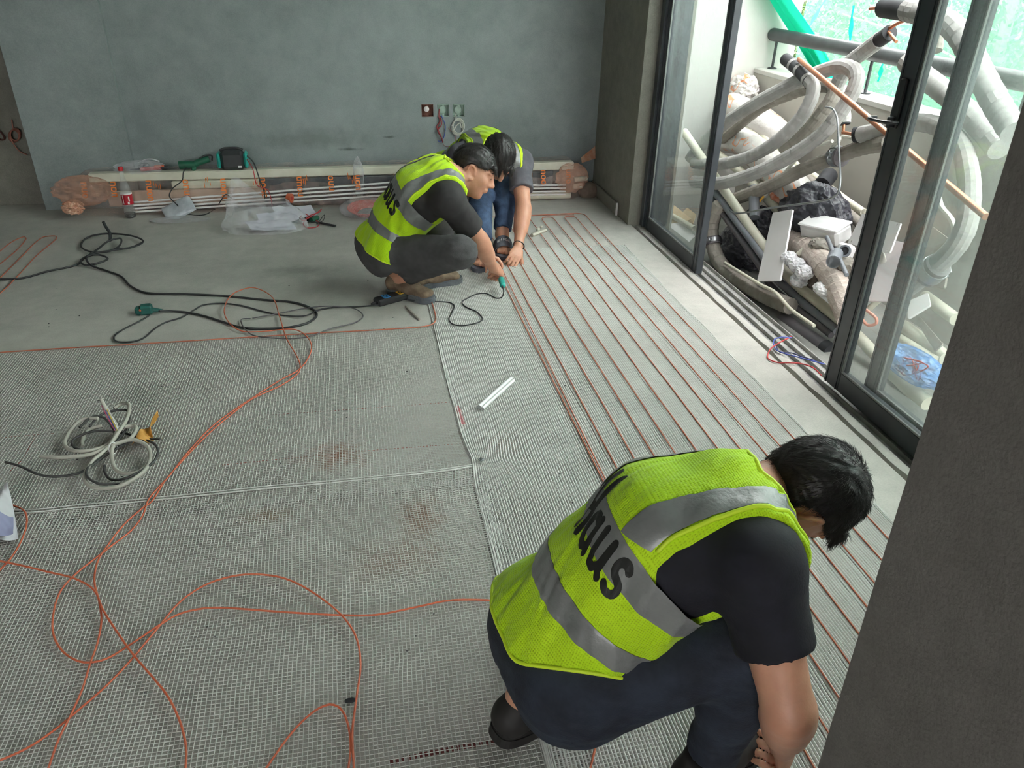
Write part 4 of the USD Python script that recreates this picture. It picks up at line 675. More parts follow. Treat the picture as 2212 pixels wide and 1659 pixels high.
def mesh_field(f, lo, hi, h, B=8):
    n = np.ceil((hi-lo)/(h*B)).astype(int); N = n*B
    bi = np.stack(np.meshgrid(*[np.arange(k) for k in n], indexing='ij'), -1).reshape(-1, 3)
    dc = f(lo+(bi*B+B/2-.5)*h); near = np.abs(dc) < B*h*1.5
    vol = np.empty(N, np.float32); big = np.where(dc < 0, -1., 1.).reshape(n); vol[:] = np.repeat(np.repeat(np.repeat(big, B, 0), B, 1), B, 2)
    o = np.stack(np.meshgrid(*[np.arange(B)]*3, indexing='ij'), -1).reshape(-1, 3); sel = bi[near]
    for s in range(0, len(sel), 400):
        ix = (sel[s:s+400, None]*B+o).reshape(-1, 3); vol[ix[:, 0], ix[:, 1], ix[:, 2]] = f(lo+ix*h)
    ins = vol < 0; c = np.zeros(np.array(ins.shape)-1, np.int8); cor = [(a, b, d) for a in (0, 1) for b in (0, 1) for d in (0, 1)]
    sl = lambda a, n_: slice(a, n_-1+a)
    for a, b, d in cor: c += ins[sl(a, N[0]), sl(b, N[1]), sl(d, N[2])]
    act = np.argwhere((c > 0) & (c < 8)); idx = np.full(c.shape, -1, np.int64); idx[tuple(act.T)] = np.arange(len(act))
    val = {q: vol[act[:, 0]+q[0], act[:, 1]+q[1], act[:, 2]+q[2]] for q in cor}; acc = np.zeros((len(act), 3)); cnt = np.zeros(len(act))
    for i, qa in enumerate(cor):
        for qb in cor[i+1:]:
            if sum(x != y for x, y in zip(qa, qb)) != 1: continue
            va, vb = val[qa], val[qb]; m = (va < 0) != (vb < 0); t = np.where(m, va/np.where(m, va-vb, 1), 0)[:, None]
            acc += np.where(m[:, None], np.array(qa)+t*(np.array(qb)-np.array(qa)), 0); cnt += m
    v = lo+(act+acc/np.maximum(cnt, 1)[:, None])*h; F = []
    for ax in range(3):
        s0 = [slice(None)]*3; s1 = [slice(None)]*3; s0[ax] = slice(0, -1); s1[ax] = slice(1, None)
        e = np.argwhere(ins[tuple(s0)] != ins[tuple(s1)]); b_, c_ = [(1, 2), (2, 0), (0, 1)][ax]
        e = e[(e[:, b_] > 0) & (e[:, c_] > 0) & (e[:, b_] < N[b_]-1) & (e[:, c_] < N[c_]-1)]
        g = lambda db, dc_: idx[tuple((e-np.eye(3, dtype=int)[b_]*db-np.eye(3, dtype=int)[c_]*dc_).T)]
        q = np.stack([g(1, 1), g(0, 1), g(0, 0), g(1, 0)], 1); flip = ~ins[tuple(e.T)]; q[flip] = q[flip][:, ::-1]
        q = q[(q >= 0).all(1)]; F += [q[:, [0, 1, 2]], q[:, [0, 2, 3]]]
    return trimesh.Trimesh(v, np.vstack(F), process=False)
def relax(m, n=2):
    from scipy.sparse import coo_matrix
    m.remove_unreferenced_vertices(); e = m.edges_unique; k = len(m.vertices); i, j = np.r_[e[:, 0], e[:, 1]], np.r_[e[:, 1], e[:, 0]]
    A = coo_matrix((np.ones(len(i)), (i, j)), (k, k)).tocsr(); dg = np.maximum(np.asarray(A.sum(1)).ravel(), 1)[:, None]; v = np.array(m.vertices)
    for _ in range(n):
        for lam in (.55, -.57): v = v+lam*(A@v/dg-v)
    return trimesh.Trimesh(v, m.faces, process=False)
def ruffle(m, fn):
    nrm = np.array(m.vertex_normals); v = np.array(m.vertices); return trimesh.Trimesh(v+nrm*fn(v)[:, None], m.faces, process=False)
E3 = np.eye(3)
class Torso:
    def __init__(s, J, ext=.14):
        a = J['pel']-(J['wai']-J['pel'])/np.linalg.norm(J['wai']-J['pel'])*ext
        s.C = spline([a, J['pel'], J['wai'], J['che'], J['nec']], .006); l = np.r_[0, np.cumsum(np.linalg.norm(np.diff(s.C, axis=0), axis=1))]
        s.T = np.gradient(s.C, axis=0); s.T /= np.linalg.norm(s.T, axis=1, keepdims=True)
        i0 = np.argmin(np.linalg.norm(s.C-J['pel'], axis=1)); s.s = l-l[i0]; s.len = s.s[-1]; s.t = cKDTree(s.C)
        lh, lsh = unit(J['hiR']-J['hiL']), unit(J['shR']-J['shL']); w = np.clip(s.s/s.len, 0, 1)[:, None]; L = lh*(1-w)+lsh*w
        L -= s.T*(L*s.T).sum(1, keepdims=True); s.L = L/np.linalg.norm(L, axis=1, keepdims=True); s.D = np.cross(s.L, s.T)   # D points out of the back
        s.D *= -1 if (s.D[len(s.D)//2] @ (np.mean([J['knR'], J['knL'], J['haR'], J['haL']], 0)-J['che'])) > 0 else 1
    def fr(s, q):
        q = np.asarray(q, float); k = np.clip(np.searchsorted(s.s, q)-1, 0, len(s.s)-2); t = np.clip((q-s.s[k])/(s.s[k+1]-s.s[k]), 0, 1)[..., None]
        return [A[k]*(1-t)+A[k+1]*t for A in (s.C, s.T, s.L, s.D)]
    def at(s, q): i = np.clip(np.searchsorted(s.s, q), 0, len(s.s)-1); return i
    def locate(s, p):
        _, i = s.t.query(p); q = p-s.C[i]; ax = (q*s.T[i]).sum(1); return s.s[i]+ax, (q*s.L[i]).sum(1), (q*s.D[i]).sum(1)
    def march(s, o, d, f, rmax=.34, n=26):
        """first way out of the field f from the inner points o along d"""
        r = np.linspace(0, rmax, n); d = d/np.linalg.norm(d, axis=-1, keepdims=True); P = o[:, None]+d[:, None]*r[None, :, None]; val = f(P.reshape(-1, 3)).reshape(len(o), n)
        pos = val > 0; k = np.clip(np.argmax(pos, 1), 1, n-1); k[~pos.any(1)] = n-1; i = np.arange(len(o)); a, b = val[i, k-1], val[i, k]
        ra, rb = r[k-1].copy(), r[k].copy()
        for _ in range(4):
            t = np.clip(a/np.where(np.abs(a-b) > 1e-9, a-b, 1), .08, .92); rm = ra+t*(rb-ra); x = f(o+d*rm[:, None]); m = x <= 0
            ra, a = np.where(m, rm, ra), np.where(m, x, a); rb, b = np.where(m, rb, rm), np.where(m, b, x)
        t = np.clip(a/np.where(np.abs(a-b) > 1e-9, a-b, 1), 0, 1); return o+d*(ra+t*(rb-ra))[:, None]
    def ring(s, sq, th, f, off=0.):
        C, T_, L_, D_ = s.fr(np.broadcast_to(sq, th.shape)); d = np.cos(th)[:, None]*D_+np.sin(th)[:, None]*L_; p = s.march(C, d, f); return p+d*off
def foot_frame(an, to):
    fd = unit(V(*(to-an)[:2], 0)); n = np.linalg.norm((to-an)[:2]); pit = math.asin(min(.8, max(0., (an[2]-.105)/max(n, .1)))); lat = np.cross(fd, (0, 0, 1.)); f2 = fd*math.cos(pit)-V(0, 0, math.sin(pit)); u2 = np.cross(lat, f2)
    M = np.eye(4); M[:3, 0], M[:3, 1], M[:3, 2], M[:3, 3] = f2, -lat, u2, V(to[0], to[1], .002)-f2*n
    return M, lambda x, y, z: (M@V(x, y, z, 1))[:3]
def rotv(v, ax, a): ax = unit(ax); return v*math.cos(a)+np.cross(ax, v)*math.sin(a)+ax*(ax@v)*(1-math.cos(a))
def hand(wr, ha, palm, side, curl=(50, 60, 40), thumb=(25, 30), spread=3., sc=1., fingers=None):
    """palm and five jointed fingers. ha: middle of the palm; palm: the direction the palm faces; side +1 when the thumb lies along cross(dir, palm)"""
    d = unit(ha-wr); n = unit(palm-d*(palm@d)); lat = np.cross(d, n)*side; S = []; base = wr+d*.088*sc
    S.append(('e', (wr+d*.02*sc, base-d*.012*sc, .029*sc, .040*sc, .017*sc, .0145*sc, lat), .02))
    S.append(('c', (wr+d*.028*sc+lat*.022*sc, wr+d*.06*sc+lat*.03*sc, .016*sc, .013*sc), .014))
    for k, (o, l) in enumerate(((.028, .95), (.0095, 1.05), (-.0095, 1.0), (-.027, .80))):
        a = base+lat*o*sc; dd = rotv(d, n, math.radians(-spread*(1.5-k))*side) if side else d; r = (.0093, .0094, .009, .008)[k]*sc; c_ = fingers[k] if fingers else curl
        for seg, (L, cu) in enumerate(zip((.043, .027, .022), c_)):
            dd = rotv(dd, np.cross(dd, n) if abs(dd@n) < .98 else lat*side, math.radians(cu)); b = a+dd*L*l*sc; n = n; S.append(('c', (a, b, r, r*.9), .004)); a, r = b, r*.92
            n_ = unit(np.cross(np.cross(dd, n), dd)) if np.linalg.norm(np.cross(dd, n)) > .05 else n
        n = unit(palm-d*(palm@d))
    a = wr+d*.045*sc+lat*.030*sc; td = unit(d*.62+lat*.62+n*.35)
    for L, cu, r in ((.040, 0, .0118), (.030, thumb[0], .0104), (.024, thumb[1], .0092)):
        td = rotv(td, np.cross(td, n-lat*.6), math.radians(cu)); b = a+td*L*sc; S.append(('c', (a, b, r*sc, r*.9*sc), .006)); a = b
    return S
def head_prims(c, up, fw, sc=1.):
    up = unit(up); fw = unit(fw-up*(fw@up)); rt = np.cross(fw, up); R = np.stack([rt, fw, up], 1); X = lambda x, y, z: c+R@V(x, y, z)*sc
    e = lambda x, y, z, a, b, d, k=.02: ('l', (X(x, y, z), R, V(a, b, d)*sc), k)
    S = [e(0, -.012, .028, .076, .096, .088), e(0, .018, -.030, .064, .074, .078, .03), ('c', (X(0, .062, -.098), X(0, .030, -.09), .022*sc, .03*sc), .03), e(0, .082, -.004, .030, .016, .04, .025),
         ('c', (X(0, .088, .012), X(0, .112, -.028), .009*sc, .014*sc), .016), e(.014, .098, -.034, .010, .012, .009, .008), e(-.014, .098, -.034, .010, .012, .009, .008),
         e(0, .090, -.058, .024, .014, .007, .010), e(0, .087, -.069, .021, .014, .008, .008), e(.034, .078, .022, .026, .012, .009, .014), e(-.034, .078, .022, .026, .012, .009, .014), e(.031, .088, .006, .015, .010, .010, .008), e(-.031, .088, .006, .015, .010, .010, .008), e(.042, .06, -.022, .022, .022, .022, .02), e(-.042, .06, -.022, .022, .022, .022, .02)]
    for sd in (1, -1):     # ears: a rim round a bowl
        rim = [X(sd*(.075+.017*max(0, math.sin(a+.5))), -.010-.019*math.cos(a)*1.0-.006*math.sin(a), -.004+.032*math.sin(a)) for a in np.linspace(-1.9, 3.4, 10)]
        S += [('c', (p, q, .0056*sc, .0056*sc), .006) for p, q in zip(rim[:-1], rim[1:])]+[e(sd*.071, -.008, -.006, .007, .014, .022, .01), e(sd*.074, .002, -.034, .006, .008, .009, .008)]
    return S, R, X
def body(J, P, hands):
    """prims of a whole figure"""
    T = Torso(J); S = []; L1, L2 = T.L[T.at(.0)], T.L[-1]; k = P.get('k', 1.)
    up = [('e', (J['pel'], J['wai'], .148*k, .132*k, .110*k, .100*k, L1), .04), ('e', (J['wai'], J['che'], .132*k, .145*k, .100*k, .110*k, T.L[T.at(T.len*.5)]), .05), ('e', (J['che'], J['nec']*.72+J['che']*.28, .145*k, .090*k, .110*k, .072*k, L2), .05)]
    for s in 'RL': up += [('c', (J['nec']*.72+J['che']*.28, J['sh'+s], .078*k, .062*k), .04), ('c', (J['nec'], J['sh'+s], .045, .05), .03), ('c', (J['che'], J['sh'+s], .09*k, .058*k), .05)]
    for s in 'RL': up.append(('l', (J['hi'+s]+T.D[T.at(0)]*.028-T.T[T.at(0)]*.01, E3, V(.088, .088, .088)*k), .05))
    arm = {s: [('c', (J['sh'+s], J['el'+s], .056*k, .043*k), .03), ('l', (J['sh'+s]*.6+J['el'+s]*.4, E3, V(.05, .05, .05)*k), .03)] for s in 'RL'}
    fore = {s: [('c', (J['el'+s], J['wr'+s], .042*k, .0265), .02), ('c', (J['el'+s]*.8+J['wr'+s]*.2, J['el'+s]*.5+J['wr'+s]*.5, .044*k, .037), .03)] for s in 'RL'}
    leg = {}
    for s in 'RL':
        h, kn, an = J['hi'+s], J['kn'+s], J['an'+s]; bk = unit(unit(h-kn)+unit(an-kn)); bk = unit(bk-unit(an-kn)*(bk@unit(an-kn)))
        leg[s] = [('c', (h, kn, .090*k, .060*k), .04), ('l', (kn, E3, V(.059, .059, .059)*k), .03), ('c', (kn, an, .056*k, .036), .03), ('c', (kn*.75+an*.25+bk*.012, kn*.5+an*.5+bk*.008, .056*k, .046), .03)]
    foot = {}
    for s in 'RL':
        W = foot_frame(J['an'+s], J['to'+s])[1]; lt = W(0, 1, 0)-W(0, 0, 0)
        foot[s] = [('c', (W(0, 0, .10), W(-.035, 0, .042), .030, .026), .02), ('c', (W(0, 0, .085), W(.09, 0, .045), .030, .022), .03), ('e', (W(-.03, 0, .04), W(.14, 0, .034), .026, .036, .022, .014, lt), .03)]
    hd, R, X = head_prims(J['hea'], J['hup'], J['hfw'])
    neck = [('c', (J['nec']-T.T[-1]*.02, X(0, -.03, -.05), .058, .056), .03)]
    return dict(T=T, up=up, arm=arm, fore=fore, leg=leg, foot=foot, head=hd, R=R, X=X, neck=neck, hands=hands)
HAIR = {}
def hair_shell(B, J, seed, fringe=()):
    R, c = B['R'], J['hea']; base = field([B['head'][0], B['head'][1]])
    def f(p):
        q = (p-c)@R; y = q[:, 1]; zh = np.interp(y, [-.11, -.06, -.025, .004, .03, .055, .08, .1], [-.072, -.060, -.026, .028, .030, .036, .052, .058])
        d = base(p)-.010-.005*np.clip((q[:, 2]-.02)/.08, 0, 1); st = fbm(np.stack([np.arctan2(q[:, 0], q[:, 2]+.02)*16, y*18, q[:, 2]*10], -1)+seed, 2, seed)-.5
        d = np.maximum(d-.009*st, (zh-q[:, 2])*.75-.004*st); d = np.maximum(d, -(base(p)+.012)); d = np.maximum(d, .047-np.linalg.norm(p-B['X'](.084, -.006, -.012), axis=1)); d = np.maximum(d, .047-np.linalg.norm(p-B['X'](-.084, -.006, -.012), axis=1))
        for a, b, r in fringe: d = smin(d, sd_cone(p, B['X'](*a), B['X'](*b), r, r*.35), .012)
        return d
    lo, hi = c-.17, c+.17; return mesh_field(f, lo, hi, .0042, 8), f
def strands(mesh, B, J, n, ln, seed, flow):
    """short hairs standing off the shell"""
    g = np.random.default_rng(seed); v, fi = trimesh.sample.sample_surface(mesh, n, seed=seed); nr = mesh.face_normals[fi]; q = (v-J['hea'])@B['R']; crown = V(0, -.035, .11); t = (q-crown); t /= np.maximum(np.linalg.norm(t, axis=1, keepdims=True), 1e-6)
    t = (t@B['R'].T); t -= nr*(t*nr).sum(1, keepdims=True); t /= np.maximum(np.linalg.norm(t, axis=1, keepdims=True), 1e-6); t = t+g.normal(0, .13, t.shape)+np.asarray(flow)*.3
    L = ln*g.uniform(.5, 1.2, (n, 1)); P = np.stack([v-nr*.002, v+nr*.0022+t*L*.35, v+nr*.0030+t*L*.7, v+nr*.0026+t*L], 1)
    return P
def curves(name, P, w, m, parent, label=None):
    top = parent
    while top.GetParent().GetPath() != Sdf.Path('/World'): top = top.GetParent()
    P = P-org(top); c = UsdGeom.BasisCurves.Define(stage, free(str(parent.GetPath())+'/'+name)); c.CreateTypeAttr('linear'); c.CreateCurveVertexCountsAttr(Vt.IntArray.FromNumpy(np.full(len(P), P.shape[1], np.int32)))
    c.CreatePointsAttr(Vt.Vec3fArray.FromNumpy(P.reshape(-1, 3).astype(np.float32))); ww = np.tile(np.linspace(1, .35, P.shape[1]), len(P))*w; c.CreateWidthsAttr(Vt.FloatArray.FromNumpy(ww.astype(np.float32))); c.SetWidthsInterpolation('vertex')
    UsdShade.MaterialBindingAPI.Apply(c.GetPrim()).Bind(m); return keys(c.GetPrim(), label, kind='stuff')
# materials of the figures
def skin(name, c1, c2): return mat(name, c1, .5, c2, scale=14, bump=.0006, bscale=140, subsurface_weight=.12, subsurface_scale=.004)
M_skin = skin('skin', srgb(182, 132, 108), srgb(196, 146, 120)); M_hair = mat('black_hair', srgb(22, 20, 20), .45, srgb(34, 31, 30), scale=60, stretch=(1, 1, 1)); M_lip = mat('lip', srgb(160, 98, 88), .5)
M_tape = mat('reflective_tape', srgb(120, 122, 122), .42, srgb(136, 138, 137), scale=9, bump=.003, bscale=28, metal=.25); M_ink = mat('black_print', srgb(22, 24, 22), .6); M_pipi = mat('bright_yellow_binding', srgb(196, 226, 40), .6)
def denim(name, c1, c2): return mat(name, c1, .85, c2, scale=16, detail=6, bump=.0012, bscale=260)
def vest_cloth(name, c1, c2):
    if name not in LK:
        LK[name] = usdkit.material(stage, '/World/Looks/'+name, {'t': ('texture_coordinate', {}), 'g': ('geometry', {}), 'a': ('wave_texture', dict(bands_direction='x', scale=62., detail=0)), 'b': ('wave_texture', dict(bands_direction='y', scale=62., detail=0)), 'm': ('math', dict(math_type='multiply')),
            'n': ('noise_texture', dict(scale=5., detail=3)), 'r': ('rgb_ramp', dict(ramp=[(.35, c1), (.65, c2)])), 'rr': ('map_range', dict(from_min=.55, from_max=.9, to_min=0., to_max=.34, clamp=True)), 'mx': ('mix_color', dict(b=tuple(x*.22 for x in c1))),
            'bp': ('bump', dict(strength=.7, distance=.0012, invert=True)), 'p': ('principled_bsdf', dict(roughness=.75, sheen_weight=.15, specular_ior_level=.25))},
            [('t.UV', 'a.vector'), ('t.UV', 'b.vector'), ('a.fac', 'm.value1'), ('b.fac', 'm.value2'), ('g.position', 'n.vector'), ('n.fac', 'r.fac'), ('r.color', 'mx.a'), ('m.value', 'rr.value'), ('rr.result', 'mx.fac'), ('mx.result', 'p.base_color'), ('m.value', 'bp.height'), ('bp.normal', 'p.normal')], surface='p.BSDF')
    return LK[name]
M_vest = vest_cloth('neon_vest_mesh', srgb(172, 214, 14), srgb(190, 230, 30))
# hand-lettered word on the vests, as strokes: (x, y) in letter heights
def arcs(cx, cy, rx, ry, a0, a1, n=12): return [(cx+rx*math.cos(math.radians(a)), cy+ry*math.sin(math.radians(a))) for a in np.linspace(a0, a1, n)]
WORD = [[(.02, 1.25), (0, 0)], [(.02, .52), (.34, .60)], [(.36, 1.25), (.36, 0)],
        arcs(.86, .33, .25, .33, 60, 345, 14), [(1.08, .68), (1.06, .2), (1.16, .0)],
        [(1.42, .70), (1.40, .25), (1.50, .04), (1.66, .02), (1.80, .18), (1.86, .70)], [(1.86, .70), (1.86, .1), (1.96, 0)],
        arcs(2.38, .53, .17, .17, 35, 250, 10)+arcs(2.36, .16, .20, .18, 70, -150, 10)]
def lettering(T, f, h, th0, s0, wd=.185, off=.0022):
    pl = shapely.unary_union([sg.LineString(st).buffer(wd/2, 6) for st in WORD]); out = []
    for g_ in getattr(pl, 'geoms', [pl]):
        m = slab(g_, .06); v, fa = trimesh.remesh.subdivide_to_size(m.vertices, m.faces, .13, max_iter=8); out.append((v, fa))
    res = []
    for v, fa in out:
        x, y, z = (v[:, 0]-1.28)*h, v[:, 1]*h, v[:, 2]/.06
        C_, T_, L_, D_ = T.fr(s0+y); r0 = .145; th = th0+x/r0; d = np.cos(th)[:, None]*D_+np.sin(th)[:, None]*L_; p = T.march(C_, d, f); res.append(trimesh.Trimesh(p+d*(off-.0015+.0015*z)[:, None], fa, process=False))
    return res
def band(T, f, s0, s1, th0, th1, off=.0014, n=90, tilt=0.):
    def F(u, v):
        th = th0+(th1-th0)*u.ravel(); s = s0+(s1-s0)*v.ravel()+tilt*np.sin(th); return T.ring(s, th, f, off).reshape(*u.shape, 3)
    return grid_sheet(F, n, 9, .0012)
def strap(T, f, lat, w, sc_, a0, a1, off=.0015, n=50):
    def F(u, v):
        a = a0+(a1-a0)*u.ravel(); l = lat+(v.ravel()-.5)*w; i = T.at(sc_); o = T.C[i]+T.L[i]*l[:, None]; d = np.cos(a)[:, None]*T.D[i]+np.sin(a)[:, None]*T.T[i]
        p = T.march(o, d, f); return (p+d*off).reshape(*u.shape, 3)
    return grid_sheet(F, n, 7, .0012)
def cut(f, *planes):
    def g(p):
        d = f(p)
        for o, n in planes: d = np.maximum(d, (p-o)@n)
        return d
    return g
def dress(t, J, B, P, h):
    """T-shirt, trousers, vest with its bands, lettering and binding"""
    T = B['T']; fold = P.get('fold', 1.); sd = P['seed']
    # T-shirt
    sh = []
    ts = B['up'][:9]; grow = .009
    sl = [(J['sh'+s]*(1-P['sleeve'])+J['el'+s]*P['sleeve'], unit(J['el'+s]-J['sh'+s])) for s in 'RL']
    tsf = field([(q[0], q[1], q[2]) for q in ts], grow)
    slf = {q: field([('c', (J['sh'+q], J['el'+q], .068, .070), .03)]) for q in 'RL'}
    def shirt(p):
        d = np.maximum(tsf(p), T_s(p, T, -.02))
        for q, (o, n) in zip('RL', sl): d = smin(d, np.maximum(slf[q](p), (p-o)@n), .03)
        return np.maximum(d, -(np.linalg.norm(p-J['nec']-T.T[-1]*.05, axis=1)-.068))
    lo, hi = bounds(ts+[q for z in 'RL' for q in B['arm'][z]], .05); m = relax(mesh_field(shirt, lo, hi, h), 3)
    m = ruffle(m, lambda v: .007*fold*(fbm(v*V(9, 9, 16)+sd, 3, sd)-.5)+.004*(fbm(v*24+sd, 2, sd+1)-.5)); put('t_shirt', m, P['shirt_m'], t, smooth=True, label=P.get('shirt_label'))
    # trousers
    lg = [q for s in 'RL' for q in B['leg'][s]]; pv = [('e', (J['pel']-T.T[T.at(0)]*.02, J['wai'], .150, .135, .114, .103, T.L[T.at(0)]), .05)]+B['up'][9:]; tr = lg+pv
    lgf, pvf = field(lg, .012), field(pv, .010); cuts = [(J['kn'+s]*(1-P.get('cuff'+s, .86))+J['an'+s]*P.get('cuff'+s, .86), unit(J['an'+s]-J['kn'+s])) for s in 'RL']
    def trous(p):
        d = smin(lgf(p), np.maximum(pvf(p), T_up(p, T, .13)), .04)
        for s, (o, n) in zip('RL', cuts): near = np.linalg.norm(np.cross(p-J['an'+s], n), axis=1) < .10; fa = ((p-J['kn'+s])@n > .2); d = np.where(near & fa, np.maximum(d, (p-o)@n), d)
        return np.maximum(d, .004-p[:, 2])
    lo, hi = bounds(tr, .05); m = relax(mesh_field(trous, lo, hi, h), 3); jk = np.array([J['knR'], J['knL'], J['hiR'], J['hiL'], J['anR'], J['anL']])
    def wr(v):
        near = np.exp(-(np.linalg.norm(v[:, None]-jk[None], axis=2).min(1)/.13)**2); return near*.016*fold*(np.abs(fbm(v*V(13, 13, 22)+sd, 3, sd+3)-.5)*-2+.35)+.006*(fbm(v*15+sd, 3, sd)-.5)
    m = ruffle(m, wr); put('trousers', m, P['jean_m'], t, smooth=True, label=P.get('jean_label'))
    # vest
    vs = [(q[0], q[1], q[2]) for q in B['up'][:9]]+[('e', (J['pel']-T.T[T.at(0)]*.06, J['pel'], .150, .148, .114, .110, T.L[T.at(0)]), .05)]+[(q[0], q[1], .05) for q in B['up'][9:]]
    raw = field(vs, .018)
    def fol(p):
        s, l, b = T.locate(p); th = np.arctan2(l, b); return fold*(.016*(np.abs(fbm(np.stack([th*2.6+s*5, s*4, 0*s+sd], -1)+20, 3, sd)-.5)*-2+.4)+.010*np.clip(1-s/.2, 0, 1)*(fbm(np.stack([th*7, s*5, 0*s], -1)+9, 2, sd+2)-.5)+.006*(fbm(p*22+sd, 2, sd+4)-.5))
    outer = lambda p: raw(p)-fol(p)
    ah = P.get('armhole', .150); hemline = lambda l: P['hem']+P.get('hem_tilt', 0)*np.maximum(l-.045, 0)
    def vest(p):
        s, l, b = T.locate(p); d = raw(p)-fol(p); hem = hemline(l); d = np.maximum(d, hem-s); sh_ = np.clip((s-T.len*.55)/(T.len*.35), 0, 1)
        lim = np.interp(s, [T.len*.34, T.len*.45, T.len*.62, T.len*.8, T.len*1.05], [.30, ah+.03, ah-.012, ah-.006, ah+.012]); d = np.maximum(d, np.abs(l)-lim)
        d = np.maximum(d, -(np.linalg.norm(p-J['nec']-T.T[-1]*.045, axis=1)-.078)); return d
    lo, hi = bounds(vs, .07); m = relax(mesh_field(vest, lo, hi, h*.9), 3); s, l, b = T.locate(np.array(m.vertices)); uv = np.stack([np.arctan2(l, b)*.16, s], 1)
    vm = put('safety_vest', m, M_vest, t, smooth=True, uv=uv, label='neon yellow mesh safety vest')
    tp = []
    for (a, b_, tl) in P['bands']:
        put('reflective_band', band(T, outer, a, b_, -P['wrap'], P['wrap'], tilt=tl), M_tape, vm, smooth=True)
    for lat in (.105, -.105):
        put('reflective_strap', strap(T, outer, lat, .05, T.len*.72, P.get('strap_from', -.75), 2.2), M_tape, vm, smooth=True)
    put('vest_lettering', lettering(T, outer, *P['text']), M_ink, vm, label='black hand-painted letters Haus')
    th = np.linspace(-P['wrap']*1.05, P['wrap']*1.05, 110); hp = T.ring(P['hem']+.004, th, outer, -.001)
    for _ in range(6): hp = T.ring(hemline(T.locate(hp)[1])+.004, th, outer, -.001)
    k = np.ones(7)/7; hp = np.stack([np.convolve(np.pad(hp[:, i], 3, 'edge'), k, 'valid') for i in range(3)], 1); put('binding', tube(hp, .0042, 8), M_pipi, vm, smooth=True)
    for sg_ in (1, -1):     # armhole binding: walk round the shoulder in the plane where the vest ends
        ang = np.linspace(-.55, 2.3, 60); i = T.at(T.len*.70); pts = []
        for l_ in np.linspace(0, 1, 1):
            o = T.C[i]+T.L[i]*sg_*(ah-.016); o = np.repeat(o[None], len(ang), 0); d = np.cos(ang)[:, None]*T.D[i]+np.sin(ang)[:, None]*T.T[i]; pts = T.march(o, d, outer)
        put('binding', tube(pts+d*.001, .0045, 8), M_pipi, vm, smooth=True)
    nc = J['nec']+T.T[-1]*.045; aa = np.linspace(-2.3, 2.3, 60); ph = np.linspace(-.9, 1.5, 50); A_, P_ = np.meshgrid(aa, ph, indexing='ij')
    dirs = np.cos(P_)[..., None]*(np.cos(A_)[..., None]*T.D[-1]+np.sin(A_)[..., None]*T.L[-1])-np.sin(P_)[..., None]*T.T[-1]; val = outer((nc+dirs*.0785).reshape(-1, 3)).reshape(A_.shape)
    k_ = np.argmax(val < 0, 1); okk = (val < 0).any(1) & (k_ > 0); cp = (nc+dirs*.0785)[np.arange(len(aa)), k_][okk]
    if len(cp) > 12: cp = np.stack([np.convolve(np.pad(cp[:, i], 2, 'edge'), np.ones(5)/5, 'valid') for i in range(3)], 1); put('binding', tube(cp, .0055, 8), M_pipi, vm, smooth=True)
    return outer
def T_s(p, T, s0): s, l, b = T.locate(p); return s0-s
def T_up(p, T, s1): s, l, b = T.locate(p); return s-s1
def shoe(t, an, to, label, m_up, m_sole, lift=0., laces=True):
    M, W = foot_frame(np.asarray(an, float), np.asarray(to, float)); u2 = M[:3, 2]; lat = -M[:3, 1]
    L0 = -.075; L1 = .195; prof = spline([(L0, 0), (L0+.008, .026), (-.03, .034), (.05, .034), (.12, .045), (.165, .040), (L1, .012), (L1, -.012), (.165, -.038), (.12, -.042), (.05, -.030), (-.03, -.034), (L0+.008, -.026)], .012, True)
    pl = sg.Polygon(prof)
    sole = cat_([slab(pl.buffer(.004), .022, M), slab(pl.buffer(.001), .010, M@trimesh.transformations.translation_matrix((0, 0, .022)))])
    fu = field([('e', (W(-.045, 0, .05), W(.05, 0, .055), .037, .041, .034, .036, lat), .03), ('e', (W(.05, 0, .05), W(.16, 0, .038), .041, .042, .037, .022, lat), .03), ('c', (W(-.045, 0, .06), W(-.012, 0, .105), .036, .040), .03)])
    g = cut(fu, (W(0, 0, .028), -u2), (W(0, 0, .110), u2)); lo, hi = bounds([('c', (W(-.06, 0, .05), W(.18, 0, .05), .08, .07))], .03)
    up_m = ruffle(relax(mesh_field(g, lo, hi, .005), 2), lambda v: .003*(fbm(v*40, 2, 3)-.5)); s_ = put('shoe', up_m, m_up, t, smooth=True, label=label)
    put('sole', sole, m_sole, s_, smooth=30)
    if laces: put('laces', [tube(spline([W(.02+.022*k, -.022, .085-.008*k), W(.028+.022*k, 0, .094-.009*k), W(.02+.022*k, .022, .085-.008*k)], .006), .003, 6) for k in range(4)], m_sole, s_, smooth=True, kind='stuff')
    return s_
